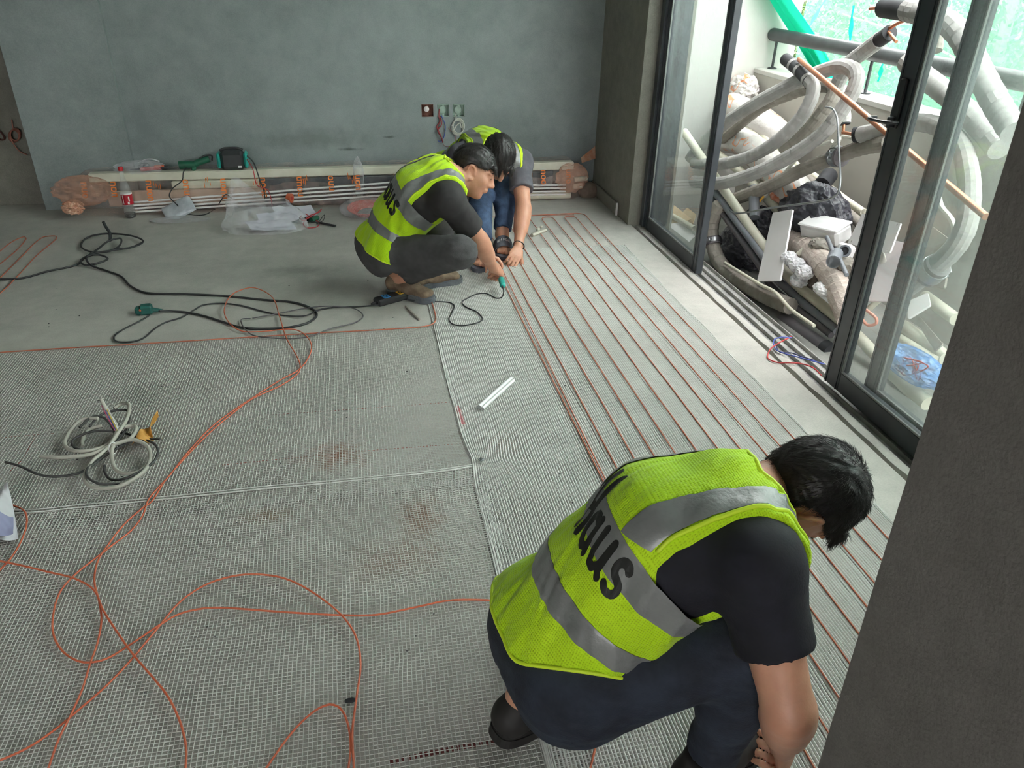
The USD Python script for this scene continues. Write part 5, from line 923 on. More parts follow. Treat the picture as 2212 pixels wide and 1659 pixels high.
def person(name, label, J, P, h, hands, fingers_h=None):
    J = {k: np.asarray(v, float) for k, v in J.items()}; B = body(J, P, hands); t = thing(name, label, 'person', (J['pel'][0], J['pel'][1], 0))
    prs = B['up']+[q for s in 'RL' for q in B['arm'][s]+B['fore'][s]+B['leg'][s]+B['foot'][s]]+B['neck']
    head = B['head']; hs = [q for s in hands for q in hands[s]]
    fa, fb, fc = field(prs), field(head), field(hs)
    hc = np.mean([q[1][0] for q in hs], 0); hands_c = {s: np.mean([q[1][0] for q in hands[s]], 0) for s in hands}
    def f(p):
        d = fa(p)
        i = np.linalg.norm(p-J['hea'], axis=1) < .24
        if i.any():
            d = d.copy(); d[i] = smin(d[i], fb(p[i]), .022)
        for s in hands:
            i = np.linalg.norm(p-hands_c[s], axis=1) < .20
            if i.any(): d = d.copy(); d[i] = smin(d[i], field(hands[s])(p[i]), .008)
        return d
    lo, hi = bounds(prs+head+hs, .02); put('body', relax(mesh_field(f, lo, hi, h), 2), M_skin, t, smooth=True)
    for sx in (1, -1): put('eyelashes', tube(np.array([B['X'](sx*.031+.0125*math.cos(a), .0985-.004*abs(math.cos(a))-.002, .004-.005*math.sin(a)) for a in np.linspace(0, math.pi, 12)]), .0012, 5), M_ink, t, smooth=True, kind='stuff')
    for sx in (1, -1): put('eyebrow', tube(np.array([B['X'](sx*(.014+.036*q), .099-.013*q*q, .026+.006*math.sin(2.4*q)) for q in np.linspace(0, 1, 10)]), V(.002, .003, .0034, .0034, .0034, .0032, .003, .0026, .002, .001), 6), M_hair, t, smooth=True)
    dress(t, J, B, P, h*1.15)
    hm, hf = hair_shell(B, J, P['seed'], P.get('fringe', ())); hr = put('hair', relax(hm, 1), M_hair, t, smooth=True)
    curves('hair_strands', strands(hm, B, J, P.get('nhair', 3500), P.get('lhair', .022), P['seed'], P.get('flow', (0, 0, -.2))), P.get('whair', .0011), M_hair, hr)
    for s in 'RL':
        if P.get('shoe'+s): shoe(t, J['an'+s], J['to'+s], P['shoe'+s], P['shoe_m'], P['sole_m'], P.get('lift'+s, 0.))
    return t, B, J
# --- the man close to the camera, half kneeling with his back to us
P3 = dict(pel=(.340, 1.046, .292), wai=(.425, 1.050, .430), che=(.522, 1.040, .546), nec=(.676, 1.045, .620), hea=(.826, 1.096, .572), shR=(.615, .882, .608), shL=(.635, 1.178, .508), elR=(.656, .758, .386), elL=(.633, 1.352, .312), wrR=(.735, .838, .161), wrL=(.749, 1.200, .152), haR=(.772, .858, .082), haL=(.801, 1.200, .078),
    hiR=(.362, .972, .258), hiL=(.332, 1.135, .278), knR=(.662, .890, .420), knL=(.608, 1.238, .080), anR=(.613, .888, .072), anL=(.259, 1.056, .138), toR=(.774, .965, .040), toL=(.382, 1.109, .042), hup=(.848, -.359, .376), hfw=(.427, .072, -.895))
hR = hand(V(*P3['wrR']), V(*P3['haR']), V(-.3, .6, -.4), 1, (48, 62, 45), (30, 40)); hL = hand(V(*P3['wrL']), V(*P3['haL']), V(-.2, -.8, -.3), -1, (40, 50, 40))
M_navy = mat('navy_black_jersey', srgb(11, 12, 22), .85, srgb(17, 18, 30), scale=20, bump=.0008, bscale=200); M_jean = denim('dark_blue_denim', srgb(20, 25, 36), srgb(34, 42, 56)); M_shoe = mat('black_shoe', srgb(26, 25, 25), .7, srgb(36, 34, 33), scale=20); M_sole = mat('black_sole', srgb(30, 29, 28), .75)
person('person', 'person half kneeling close to the camera in neon vest, navy shirt and dark jeans', P3, dict(seed=4, shirt_m=M_navy, jean_m=M_jean, shoe_m=M_shoe, sole_m=M_sole, sleeve=.57, hem=-.018, hem_tilt=.9, bands=[(.104, .154, .0), (.240, .290, 0)], wrap=2.0, text=(.074, .26, .224), shoeL='worn black shoe with the heel up', shoeR='black shoe of the front foot', cuffR=.90, cuffL=.9,
    fringe=[((x, .085, .056), (x*1.1, .108, .030), .013) for x in (-.05, -.03, -.01, .012, .034, .052)], nhair=11000, lhair=.016, whair=.0007, flow=(.1, 0, -.15)), .005, dict(R=hR, L=hL))
# --- the squatting man farther off, gripping a soldering iron
P1 = dict(pel=(.127, 3.714, .208), wai=(.194, 3.709, .363), che=(.298, 3.665, .487), nec=(.434, 3.672, .585), hea=(.573, 3.780, .569), shR=(.408, 3.500, .513), shL=(.356, 3.838, .555), elR=(.569, 3.574, .285), elL=(.500, 3.810, .313), wrR=(.661, 3.687, .092), wrL=(.622, 3.800, .130), haR=(.712, 3.740, .050), haL=(.668, 3.860, .070),
    hiR=(.149, 3.627, .213), hiL=(.097, 3.796, .222), knR=(.445, 3.375, .300), knL=(.468, 3.795, .426), anR=(.180, 3.618, .094), anL=(.315, 3.700, .091), toR=(.296, 3.520, .042), toL=(.480, 3.752, .040), hup=(.42, .10, .90), hfw=(.86, -.22, -.46))
hR = hand(V(*P1['wrR']), V(*P1['haR']), V(-.1, .5, -.6), 1, (62, 80, 50), (35, 40)); hL = hand(V(*P1['wrL']), V(*P1['haL']), V(0, -.6, -.6), -1, (40, 50, 40))
M_charc = mat('charcoal_jersey', srgb(36, 35, 36), .85, srgb(48, 46, 47), scale=18); M_jeang = denim('washed_black_denim', srgb(62, 62, 63), srgb(76, 76, 77)); M_trn = mat('brown_trainer', srgb(96, 80, 66), .8, srgb(134, 116, 96), scale=24); M_soleg = mat('grey_blue_sole', srgb(84, 90, 98), .8, srgb(108, 112, 116), scale=16)
person('person', 'person squatting in neon vest and washed black jeans, soldering iron in the right hand', P1, dict(seed=9, shirt_m=M_charc, jean_m=M_jeang, shoe_m=M_trn, sole_m=M_soleg, sleeve=.72, hem=-.0, bands=[(.100, .150, .0), (.275, .325, 0)], wrap=2.0, text=(.080, .12, .235), shoeR='brown and grey trainer', shoeL='grey trainer of the far foot', cuffR=.86, cuffL=.86, nhair=4000, lhair=.013, whair=.0011,
    fringe=[((x, .088, .055), (x*1.1, .108, .030), .013) for x in (-.045, -.015, .015, .045)]), .0058, dict(R=hR, L=hL))
# --- the man facing us, bent over the joint
P2 = dict(pel=(.644, 4.792, .302), wai=(.700, 4.690, .420), che=(.752, 4.545, .490), nec=(.778, 4.385, .537), hea=(.776, 4.200, .535), shR=(.597, 4.409, .493), shL=(.937, 4.418, .453), elR=(.520, 4.340, .300), elL=(.924, 4.204, .243), wrR=(.575, 4.300, .300), wrL=(.862, 4.026, .082), haR=(.620, 4.330, .330), haL=(.822, 3.950, .045),
    hiR=(.561, 4.757, .325), hiL=(.712, 4.848, .330), knR=(.700, 4.376, .290), knL=(.893, 4.479, .372), anR=(.666, 4.045, .091), anL=(.805, 4.218, .096), toR=(.613, 3.880, .041), toL=(.790, 4.048, .046), hup=(.02, -.80, .60), hfw=(.02, -.55, -.83))
hL = hand(V(*P2['wrL']), V(*P2['haL']), V(-.5, -.2, -.7), 1, fingers=((25, 45, 25), (30, 45, 30), (35, 50, 35), (38, 50, 40)), thumb=(10, 15)); hR = hand(V(*P2['wrR']), V(*P2['haR']), V(.1, .1, -.9), -1, (25, 30, 20))
M_grey = mat('grey_purple_jersey', srgb(78, 77, 84), .85, srgb(94, 93, 100), scale=18); M_jeanb = denim('blue_denim', srgb(38, 54, 80), srgb(68, 90, 122))
t2, B2, J2 = person('person', 'person crouching against the far wall bent right over, head down, in ripped blue jeans', P2, dict(seed=14, shirt_m=M_grey, jean_m=M_jeanb, shoe_m=M_trn, sole_m=M_soleg, sleeve=.60, hem=-.06, bands=[(.105, .160, .0), (.290, .345, 0)], wrap=2.0, text=(.078, 0., .255), cuffR=.90, cuffL=.92, nhair=4000, lhair=.016, whair=.0011,
    fringe=[((x, .09, .05), (x*1.1, .115, .015), .014) for x in (-.05, -.02, .015, .05)]), .0058, dict(R=hR, L=hL))
# slides with bare toes
M_slide = mat('grey_slide_rubber', srgb(78, 80, 90), .7, srgb(92, 94, 102), scale=12); M_lett = mat('white_print', srgb(206, 206, 206), .6)
for s, txt in (('L', 'GH FOR'), ('R', None)):
    M, W = foot_frame(J2['an'+s], J2['to'+s])
    prof = spline([(-.08, 0), (-.07, .030), (0, .036), (.09, .048), (.15, .046), (.195, .018), (.195, -.018), (.15, -.046), (.09, -.048), (0, -.036), (-.07, -.030)], .012, True)
    sl = put('slide_sandal', slab(sg.Polygon(prof), .026, M), M_slide, t2, smooth=30)
    def stF(u, v, o=.0): a = (u-.5)*math.pi*1.02; return np.stack([W(.05+.075*vv, .054*math.sin(aa)*(1-.0*vv), .012+(.088-.036*vv+o)*math.cos(aa)**.8 if math.cos(aa) > 0 else .012) for aa, vv in zip(np.ravel(a), np.ravel(v))]).reshape(*u.shape, 3)
    put('strap', grid_sheet(stF, 30, 12, .005), M_slide, sl, smooth=40)
    if txt:
        m = meshkit.text_mesh(txt, .016, .001, bold=True); v = np.array(m.vertices); x = v[:, 0]-v[:, 0].mean(); Q = np.array([W(.095-yy, .054*math.sin(aa), .0140+(.088-.036*(.045-yy)/.075)*max(math.cos(aa), 0)**.8+zz*2+.0055) for aa, yy, zz in zip(x/.056, v[:, 1], v[:, 2])]); put('strap_lettering', trimesh.Trimesh(Q, m.faces, process=False), M_lett, sl, label='white letters GH FOR')
    toes = field([('c', (W(.10, y, .046), W(.165-.25*abs(y-.02)-(.012 if y < 0 else 0), y*1.02, .036), r, r*.95), .006) for y, r in ((.026, .013), (.008, .0095), (-.007, .009), (-.021, .0085), (-.034, .008))])
    lo, hi = W(.13, 0, .04)-.09, W(.13, 0, .04)+.09; put('toes', relax(mesh_field(toes, lo, hi, .003), 1), M_skin, t2, smooth=True)
# the torn knee of the jeans
kn = J2['knL']; kd = unit(V(-.05, -.55, .45)); Mk = frame(z=kd, x=V(1, 0, 0)); 
put('torn_knee', trimesh.Trimesh((np.array(trimesh.creation.icosphere(3, 1.).vertices)*V(.040, .034, .012))@Mk[:3, :3].T+kn+kd*.066, trimesh.creation.icosphere(3, 1.).faces, process=False), M_skin, t2, smooth=True, label='bare knee in the torn denim')
g = np.random.default_rng(3); put('frayed_edge', [tube(spline([kn+kd*.070+Mk[:3, 0]*.042*math.cos(a)+Mk[:3, 1]*.034*math.sin(a), kn+kd*(.076)+Mk[:3, 0]*.047*math.cos(a+.15)+Mk[:3, 1]*.038*math.sin(a+.15)], .004), .0016, 5) for a in np.linspace(3.2, 6.3, 26)], M_lett, t2, smooth=True, kind='stuff', label='white frayed threads')
put('bracelet', tube((lambda w, d: np.array([w-d*.012+.031*(math.cos(a)*unit(np.cross(d, (0, 0, 1.)))+math.sin(a)*unit(np.cross(d, np.cross(d, (0, 0, 1.))))) for a in np.linspace(0, 6.28, 26)]))(J2['wrL'], unit(J2['haL']-J2['wrL'])), .0032, 6), M_blk, t2, smooth=True, label='dark cord bracelet')
# soldering iron in the squatting man's right hand
ha = V(*P1['haR'])+V(.01, .0, -.012); ia, ib = at(1086, 616, .055), at(1078, 586, .060); idr = unit(ib-ia)
si = thing('soldering_iron', 'teal handled soldering iron held over the netting', 'soldering iron', ia)
put('handle', tube(spline([ia, ia+idr*.03, ia+idr*.075], .006), .0155, 14), M_tealb, si, smooth=40); put('butt', trimesh.creation.icosphere(2, .0155).apply_translation(ia), M_tealb, si, smooth=True)
put('grip_dot', lathe([(.006, 0), (.006, .002), (.003, .003)], 12, ia+idr*.02+V(-.003, -.013, .008), frame(z=V(-.2, -.8, .5), x=V(1, 0, 0))), M_teal, si); put('barrel', pipe(ia+idr*.075, ia+idr*.16-V(0, 0, .02), .004, 10), M_steel, si, smooth=40)
# ------------------------------------------------------------------ along the back wall
YF = 5.20
def wz(px, py, y=YF): return aty(px, py, y)
M_pinkfilm = film('pink_print_film', srgb(220, 186, 168), .13, .15); M_pinkfilm2 = film('pink_film_heap', srgb(214, 166, 142), .34, .2); M_clear = film('clear_film', srgb(226, 228, 233), .24, .08); M_oprint = mat('orange_print', srgb(228, 116, 40), .5, srgb(238, 136, 60), scale=30)
pb = thing('pipe_bundle', 'long film-wrapped bundle of white pipes lying along the foot of the back wall', 'pipe bundle', (-.1, YF+.06, 0))
put('trunking', [span((-1.64, YF+.02, .205), (1.50, YF+.085, .260), .006)], M_pvc, pb, label='cream square trunking on top')
put('trunking', [span((-1.16, YF+.01, .150), (-.50, YF+.08, .200), .006)], M_pvc, pb)
put('foam_board', span((-.62, YF+.004, .100), (1.35, YF+.14, .202), .006), mat('dark_foam_board', srgb(70, 72, 76), .6, srgb(96, 96, 98), scale=16), pb, label='dark grey foam strip')
for k in range(4):
    a_, b_ = wz(288, 437+7*k, YF-.022), wz(850, 394+9*k, YF-.022); put('thin_pipe', pipe(a_, b_+(b_-a_)*.12, .0065, 10), M_white, pb, smooth=40)
    put('thin_pipe', pipe(V(.62, YF-.015, .05+.024*k), V(1.44, YF-.015, .045+.022*k), .0065, 10), M_white, pb, smooth=40)
put('insulation_board', span((-1.55, YF+.0, .055), (-.60, YF+.02, .150), .004), mat('beige_board', srgb(172, 150, 134), .8, srgb(186, 164, 150), scale=8), pb, label='beige board behind the film')
put('bottom_pipe', pipe((-.05, YF+.0, .030), (1.48, YF+.01, .034), .026, 14), M_pvc, pb, smooth=40)
put('base_pipe', [pipe((-1.4, YF+.06, .03), (.3, YF+.07, .03), .026, 14), pipe((-1.3, YF+.12, .03), (1.5, YF+.12, .03), .026, 14), pipe((-1.3, YF+.10, .08), (1.5, YF+.10, .08), .026, 14)], M_pvcd, pb, smooth=40, kind='stuff')
def wrapF(u, v):
    x = -1.80+3.36*u; a = math.pi*(-.12+1.02*v); e = np.minimum(1, np.minimum(u/.06, (1-u)/.03)+.35); r = fbm(np.stack([x*7, v*5, 0*u], -1), 4, 3)-.5
    return np.stack([x, YF+.075-np.cos(a)*(.105+.02*r)*e, .125+np.maximum(-.118, (.5-np.cos(a*1.0)*.0)*0+np.sin(a-.0)*0)+0*u+(np.interp(v, [0, .12, .5, .62, 1], [-.118, -.085, .10, .142, .135])+.03*r)*np.where(np.interp(v, [0, .12, .5, .62, 1], [-1, -1, 1, 1, 1.]) > 0, e, 1.0)], -1)
put('wrapping_film', grid_sheet(wrapF, 220, 30), M_pinkfilm, pb, smooth=True, label='clear film with orange print')
# print bands: letters turned on their side and short runs of smaller print
def printed_band(x, s, k):
    out = []
    for word, h, z, dx in ((s, .040, .045, 0),):
        m = meshkit.text_mesh(word, h, .0012, bold=True); v = np.array(m.vertices); w = v[:, 0].max(); sc = .185/max(w, 1e-6) if w > .185 else 1
        Q = np.stack([x+v[:, 1]+.012*(v[:, 0]*sc*5-.4)*(.3 if k % 2 else -.2), YF-.038+.0*v[:, 0]-.0006*v[:, 2]/.001+.012*np.cos(v[:, 0]*30), .225-v[:, 0]*sc], 1); out.append(trimesh.Trimesh(Q, m.faces[:, ::-1], process=False))
    return out
for k, (px, s) in enumerate(((186, 'nuo'), (250, 'non'), (326, 'nuon'), (406, 'onuo'), (486, 'uonu'), (572, 'nono'), (650, 'unou'), (718, 'ouu'), (775, 'uon'), (1172, 'noo'), (1225, 'uno'))):
    put('print_band', printed_band(wz(px, 400)[0]-.02, s, k), M_oprint, pb, label='orange letters printed sideways')
for k in range(9):
    x = -1.25+.3*k; put('small_print', [rbox(.004, .0012, rnd.uniform(.02, .05), .0003, c=(x+.012*j, YF-.040+rnd.uniform(-.003, .003), .20+rnd.uniform(-.02, .02))) for j in range(4)], M_oprint, pb, kind='stuff')
put('film_tail', crumple(wz(178, 412), (.15, .07, .080), 61, 5, .5), M_pinkfilm2, pb, smooth=25, label='gathered orange-pinkish film end')
put('film_tail', crumple(wz(158, 448, 5.16), (.05, .04, .035), 62, 4, .9), mat('orange_film', srgb(196, 132, 104), .35, srgb(206, 172, 150), scale=22), pb, smooth=25)
put('film_tail', crumple(wz(1235, 385), (.10, .06, .09), 63, 5, .5), M_pinkfilm2, pb, smooth=25)
put('film_tail', grid_sheet(lambda u, v: wz(1256, 346, 5.30)+(wz(1286, 329, 5.36)-wz(1256, 346, 5.30))*u[..., None]+np.stack([0*u, .03*(v-.5), .05*(v-.5)*(.6+u)], -1), 12, 8, .001), mat('orange_film', srgb(196, 132, 104), .35), pb, smooth=40)
put('pipe_end', [pipe(wz(1240, 388), wz(1268, 385), .018, 12, .003), pipe(wz(1238, 403, 5.17), wz(1257, 401, 5.17), .018, 12, .003)], M_pvc, pb, smooth=40, kind='stuff')
put('tissue_roll', crumple(aty(1270, 412, 5.27)+V(0, 0, -.0), (.07, .06, .06), 64, 3, .2), mat('brown_rag', srgb(112, 98, 88), .9, srgb(132, 118, 106), scale=12), smooth=40, label='brownish rag bundle in the corner beside the pipe ends', cat='rag')
sk = thing('skirting_board', 'loose skirting board leaning at the foot of the right wall in the corner', 'board', (1.69, 5.1, 0)); put('board', rbox(.012, .58, .085, .002, c=(1.688, 5.08, .045)), M_wall2, sk); put('white_end', rbox(.014, .006, .085, .001, c=(1.688, 4.787, .045)), M_white, sk)
# things on the bundle
TOP = .262
def onb(px, py=360, y=YF+.05, z=TOP): p = aty(px, py, y); return V(p[0], y, z)
ch = onb(505); cb = thing('charger_box', 'black box with teal ends standing on the bundle', 'charger', ch); Mc = frame(x=V(1, .03, 0), z=V(0, 0, 1))
put('body', rbox(.150, .10, .118, .022, c=ch+V(0, 0, .060), M=Mc), M_blk, cb)
for s in (-1, 1): put('end_cap', rbox(.022, .092, .100, .014, c=ch+V(s*.083, 0, .060), M=Mc), M_tealb, cb, label='teal end cap')
put('sticker', rbox(.022, .002, .012, .0005, c=ch+V(.045, -.0505, .025)), M_white, cb); put('handle_bar', tube(spline([ch+V(-.07, 0, .118), ch+V(-.04, 0, .130), ch+V(.04, 0, .130), ch+V(.07, 0, .118)], .01), .008, 8), M_blk, cb, smooth=40)
put('lead_wire', tube(spline([ch+V(.09, -.02, .09), wz(548, 352, YF-.06), wz(560, 385, YF-.065), wz(570, 412, YF-.07), wz(572, 430, YF-.07)], .01), .004, 7), M_blk, cb, smooth=60)
put('lead_wire', tube(spline([ch+V(.09, -.03, .07), wz(546, 365, YF-.065), wz(556, 400, YF-.07), wz(578, 410, YF-.075), wz(586, 432, YF-.07), wz(588, 448, YF-.09)], .01), .003, 6), M_red, cb, smooth=60)
hg = onb(415); tl = thing('hot_air_tool', 'dark green hand tool lying on the bundle left of the charger', 'tool', hg); M_dg = mat('dark_green_plastic', srgb(18, 76, 56), .5, srgb(28, 96, 72), scale=14)
put('barrel', tube(spline([hg+V(-.075, 0, .032), hg+V(-.03, 0, .034), hg+V(.02, 0, .030)], .008), V(*([.026]*3), *([.024]*40))[:len(spline([hg+V(-.075, 0, .032), hg+V(-.03, 0, .034), hg+V(.02, 0, .030)], .008))], 14), M_dg, tl, smooth=40)
put('grip', tube(spline([hg+V(.0, 0, .026), hg+V(.05, 0, .050), hg+V(.11, .01, .066)], .008), .021, 12), M_dg, tl, smooth=40); put('trigger', rbox(.03, .03, .03, .008, c=hg+V(.01, -.01, .014)), M_dg, tl)
put('strap', tube(spline([hg+V(.05, 0, .068), hg+V(.09, 0, .088), hg+V(.128, .01, .085), hg+V(.125, .01, .055)], .008), .005, 8), M_blk, tl, smooth=40)
put('tool_cord', tube(spline([hg+V(-.03, -.03, .02), wz(396, 372, YF-.06), wz(393, 390, YF-.065), wz(372, 408, YF-.07), wz(366, 424, YF-.08), wz(380, 440, 5.10), at(405, 462, .005), at(440, 464, .005), at(466, 450, .005), wz(478, 432, 5.10), wz(488, 420, 5.12), wz(500, 428, 5.12)], .012), .0035, 7), M_blk, tl, smooth=60)
kf = onb(326); ct = thing('pipe_cutter', 'red and black cutter lying on the bundle behind the bottle', 'tool', kf)
put('handle', rbox(.135, .030, .022, .007, c=kf+V(.0, 0, .016), M=frame(x=V(1, .08, .06), z=V(0, 0, 1))), mat('red_plastic', srgb(178, 48, 40), .45), ct); put('grip_end', rbox(.05, .034, .026, .008, c=kf+V(.08, .005, .020)), M_blk, ct); put('blade', rbox(.07, .02, .006, .001, c=kf+V(-.09, 0, .012)), M_foam, ct); put('tip', rbox(.06, .028, .012, .004, c=kf+V(.05, 0, .030)), M_orange, ct)
put('white_strip', grid_sheet(lambda u, v: onb(305)+V(-.02, .02, .05)+np.stack([.13*u, .02*(v-.5), .028*np.sin(u*2.6)*1-.01*u], -1), 20, 6, .002), M_white, smooth=40, label='curved white plastic strip behind the red cutter', cat='offcut')
put('small_parts', [crumple(onb(300+5*k)+V(0, .03, .02+.01*(k % 2)), (.012, .01, .012), 70+k, 2, .3) for k in range(4)], M_steel, smooth=30, label='small shiny fittings behind the red cutter', cat='fitting', kind='stuff')
put('clear_wrap', crumple(onb(300)+V(0, .01, .02), (.14, .05, .04), 77, 4, .4), M_clear, smooth=25, label='crumpled clear film heaped under the red cutter', cat='film')
put('clear_wrap', crumple(wz(775, 385), (.03, .03, .12), 78, 4, .5), M_clear, smooth=25, label='twisted clear film standing on the bundle left of the squatting man', cat='film')
rt = thing('tape_roll', 'small orange reel on the thin pipes beside the clear bag', 'reel', wz(626, 428, 5.15)); put('reel', lathe([(.012, -.014), (.030, -.014), (.030, .014), (.012, .014)], 20, wz(626, 428, 5.15), frame(z=V(.9, -.4, .1), x=V(0, 0, 1))), M_orange, rt, smooth=40); put('reel_core', lathe([(.008, -.015), (.012, -.015), (.012, .015), (.008, .015)], 14, wz(626, 428, 5.15), frame(z=V(.9, -.4, .1), x=V(0, 0, 1))), M_red, rt, smooth=40)
# bottle
bt = at(283, 470); bo = thing('cola_bottle', 'nearly empty plastic cola bottle with a red cap and label', 'bottle', bt)
M_pet = film('clear_bottle_plastic', srgb(200, 206, 206), .16, .08); M_cola = mat('dark_cola', srgb(26, 18, 16), .15); M_lab = mat('red_label', srgb(170, 20, 40), .35); M_labw = mat('label_white', srgb(222, 216, 216), .4)
tilt = unit(wz(263, 360, bt[1]+.01)-bt); Mt = frame(z=tilt, x=V(1, 0, 0)); H = np.linalg.norm(wz(263, 360, bt[1]+.01)-bt)
put('bottle_body', lathe([(.026, 0), (.032, .006), (.033, .05), (.030, .065), (.033, .085), (.0335, .16), (.031, .19), (.020, .225), (.013, .25), (.0125, H-.02)], 24, bt, Mt), M_pet, bo, smooth=40); put('cola', lathe([(.024, .002), (.030, .007), (.0315, .030), (.0315, .031)], 24, bt, Mt), M_cola, bo, smooth=40)
lb = put('bottle_label', lathe([(.0335, .088), (.0342, .09), (.0342, .148), (.0335, .150)], 28, bt, Mt), M_lab, bo, smooth=40); put('label_band', lathe([(.0338, .150), (.0346, .151), (.0346, .158), (.0338, .159)], 28, bt, Mt), M_labw, lb, smooth=40)
def onlab(a, z, w, h): return grid_sheet(lambda u, v: bt+(np.stack([.0349*np.cos(a+(u-.5)*w), .0349*np.sin(a+(u-.5)*w), z+(v-.5)*h], -1))@Mt[:3, :3].T, 10, 6, .0004)
for a, z, w, h in ((-2.0, .12, .14, .055), (-2.45, .12, .08, .055), (-1.0, .125, .22, .03), (-1.15, .10, .30, .016)): put('label_mark', onlab(a, z, w, h), M_labw, lb, smooth=40)
put('cap', lathe([(.0145, H-.024), (.0148, H-.004), (.013, H)], 20, bt, Mt), mat('red_cap', srgb(186, 28, 38), .4), bo, smooth=40)
# packet, bags, tools on the floor in front of the bundle
pk = at(386, 452, .05); Mk_ = frame(x=V(.85, .12, .40), z=V(-.15, -.75, .65))
def pillow(u, v): x, y = (u-.5)*2, (v-.5)*2; return pk+(np.stack([.098*x, .060*y, .016*np.sqrt(np.maximum(0, (1-x**4)*(1-y**4)))+.004*(fbm(np.stack([x*6, y*6, 0*x], -1)+4, 3, 5)-.5)], -1))@Mk_[:3, :3].T
def pillow2(u, v): x, y = (u-.5)*2, (v-.5)*2; return pk+(np.stack([.098*x, .060*y, -.012*np.sqrt(np.maximum(0, (1-x**4)*(1-y**4)))], -1))@Mk_[:3, :3].T
put('sealed_packet', [grid_sheet(pillow, 40, 24), grid_sheet(lambda u, v: pillow2(1-u, v), 20, 12)], mat('silvery_packet', srgb(170, 176, 184), .22, srgb(196, 202, 208), scale=18, spec=.8), smooth=True, label='pale silvery packet leaning against the bundle right of the bottle', cat='packet')
put('film_litter', crumple(at(390, 474, .012), (.16, .05, .012), 81, 4, .5), M_clear, smooth=25, label='flat scrap of clear film under the silvery packet', cat='film')
bg = at(570, 478, .05); cbg = thing('plastic_bag', 'crumpled clear plastic bag holding lilac papers in front of the bundle', 'bag', (bg[0], bg[1], 0))
def bagF(u, v):
    th = 2*math.pi*u; ph = v; r = (1-.35*ph**2)*(1+.35*(np.abs(fbm(np.stack([np.cos(th)*2, np.sin(th)*2, ph*2.2], -1)+7, 4, 6)-.5)*-2+.35)); top = .5+.5*np.cos(th*2+.8)
    return np.stack([bg[0]+.235*np.cos(th)*r, bg[1]+.12*np.sin(th)*r+.03*ph, (.004+.150*ph+.10*ph**2*top*np.maximum(0, np.cos(th-2.3)+.6))], -1)
put('film', grid_sheet(bagF, 120, 34), M_clear, cbg, smooth=True)
M_lil = mat('lilac_sheet', srgb(186, 186, 200), .75, srgb(198, 198, 208), scale=6)
def sheetF(c, ax, ay, sd, cv=.03): return lambda u, v: c+np.asarray(ax)*(u-.5)[..., None]+np.asarray(ay)*(v-.5)[..., None]+np.stack([0*u, 0*u, cv*(fbm(np.stack([u*2.5, v*2.5, 0*u], -1)+sd, 3, sd)-.35)], -1)
put('paper', grid_sheet(sheetF(at(585, 488, .03), (.26, .03, .0), (-.05, .10, .03), 3), 30, 20, .0006), M_lil, cbg, smooth=40); put('paper', grid_sheet(sheetF(at(600, 470, .05), (.22, .05, .02), (-.04, .10, .05), 8), 30, 20, .0006), M_lil, cbg, smooth=40)
put('paper_sheet', grid_sheet(sheetF(at(640, 462, .03), (.24, .04, -.01), (-.06, .14, .06), 12, .04), 30, 20, .0006), M_lil, smooth=40, label='lilac paper sheet sticking out to the right of the clear bag', cat='paper')
wd = at(680, 474, .02); sc = thing('wire_stripper', 'black tool wedge with a green handle on the floor by the lilac paper', 'tool', (wd[0], wd[1], 0))
put('wedge', slab(sg.Polygon([(0, 0), (.13, .075), (.15, .05), (.05, -.005)]), .018, None, at(628, 481, .006)), M_foam, sc); put('handle', tube(np.array([at(672, 476, .02), at(686, 470, .022)]), .016, 12), M_dg, sc, smooth=40)
put('screwdriver', [tube(np.array([at(690, 481, .012), at(725, 488, .010)]), .007, 10), tube(np.array([at(665, 479, .012), at(690, 481, .012)]), .003, 8)], M_blk, smooth=40, label='black screwdriver on the floor in front of the green handle', cat='screwdriver')
put('cord_loop', tube(spline([at(688, 480, .01), at(697, 468, .03), at(701, 464, .035), at(698, 476, .02), at(684, 484, .008)], .006), .0022, 6), M_blk, smooth=60, label='small black cord loop beside the screwdriver', cat='cord')
put('test_lead', tube(spline([at(652, 466, .03), at(648, 470, .04), at(655, 477, .03), at(668, 466, .045), at(690, 458, .05), at(694, 452, .055), at(680, 463, .045), at(662, 474, .03), at(655, 483, .01), at(664, 492, .004), at(684, 490, .004), at(688, 480, .01), at(660, 462, .04)], .008), .0028, 6), M_red, smooth=60, label='tangled thin red test lead over the black tool', cat='wire')
# red coil in a clear bag behind the squatting man
cc = at(795, 448, .05); kb = thing('bagged_cable_coil', 'coil of orange-red cable in a clear bag behind the squatting man', 'cable coil', (cc[0], cc[1], 0))
cl_ = [np.array([cc+V((.075+.007*k)*math.cos(a), (.045+.0055*k)*math.sin(a), -.036+.0045*k+.022*math.sin(a)) for a in np.linspace(0, 2*math.pi, 40)]) for k in range(9)]
put('cable_coil', [tube(c, .0045, 7) for c in cl_], mat('coral_cable', srgb(204, 88, 66), .5), kb, smooth=60, kind='stuff'); put('bag', crumple(cc+V(-.01, -.01, -.002), (.16, .11, .060), 91, 4, .25), M_clear, kb, smooth=25)
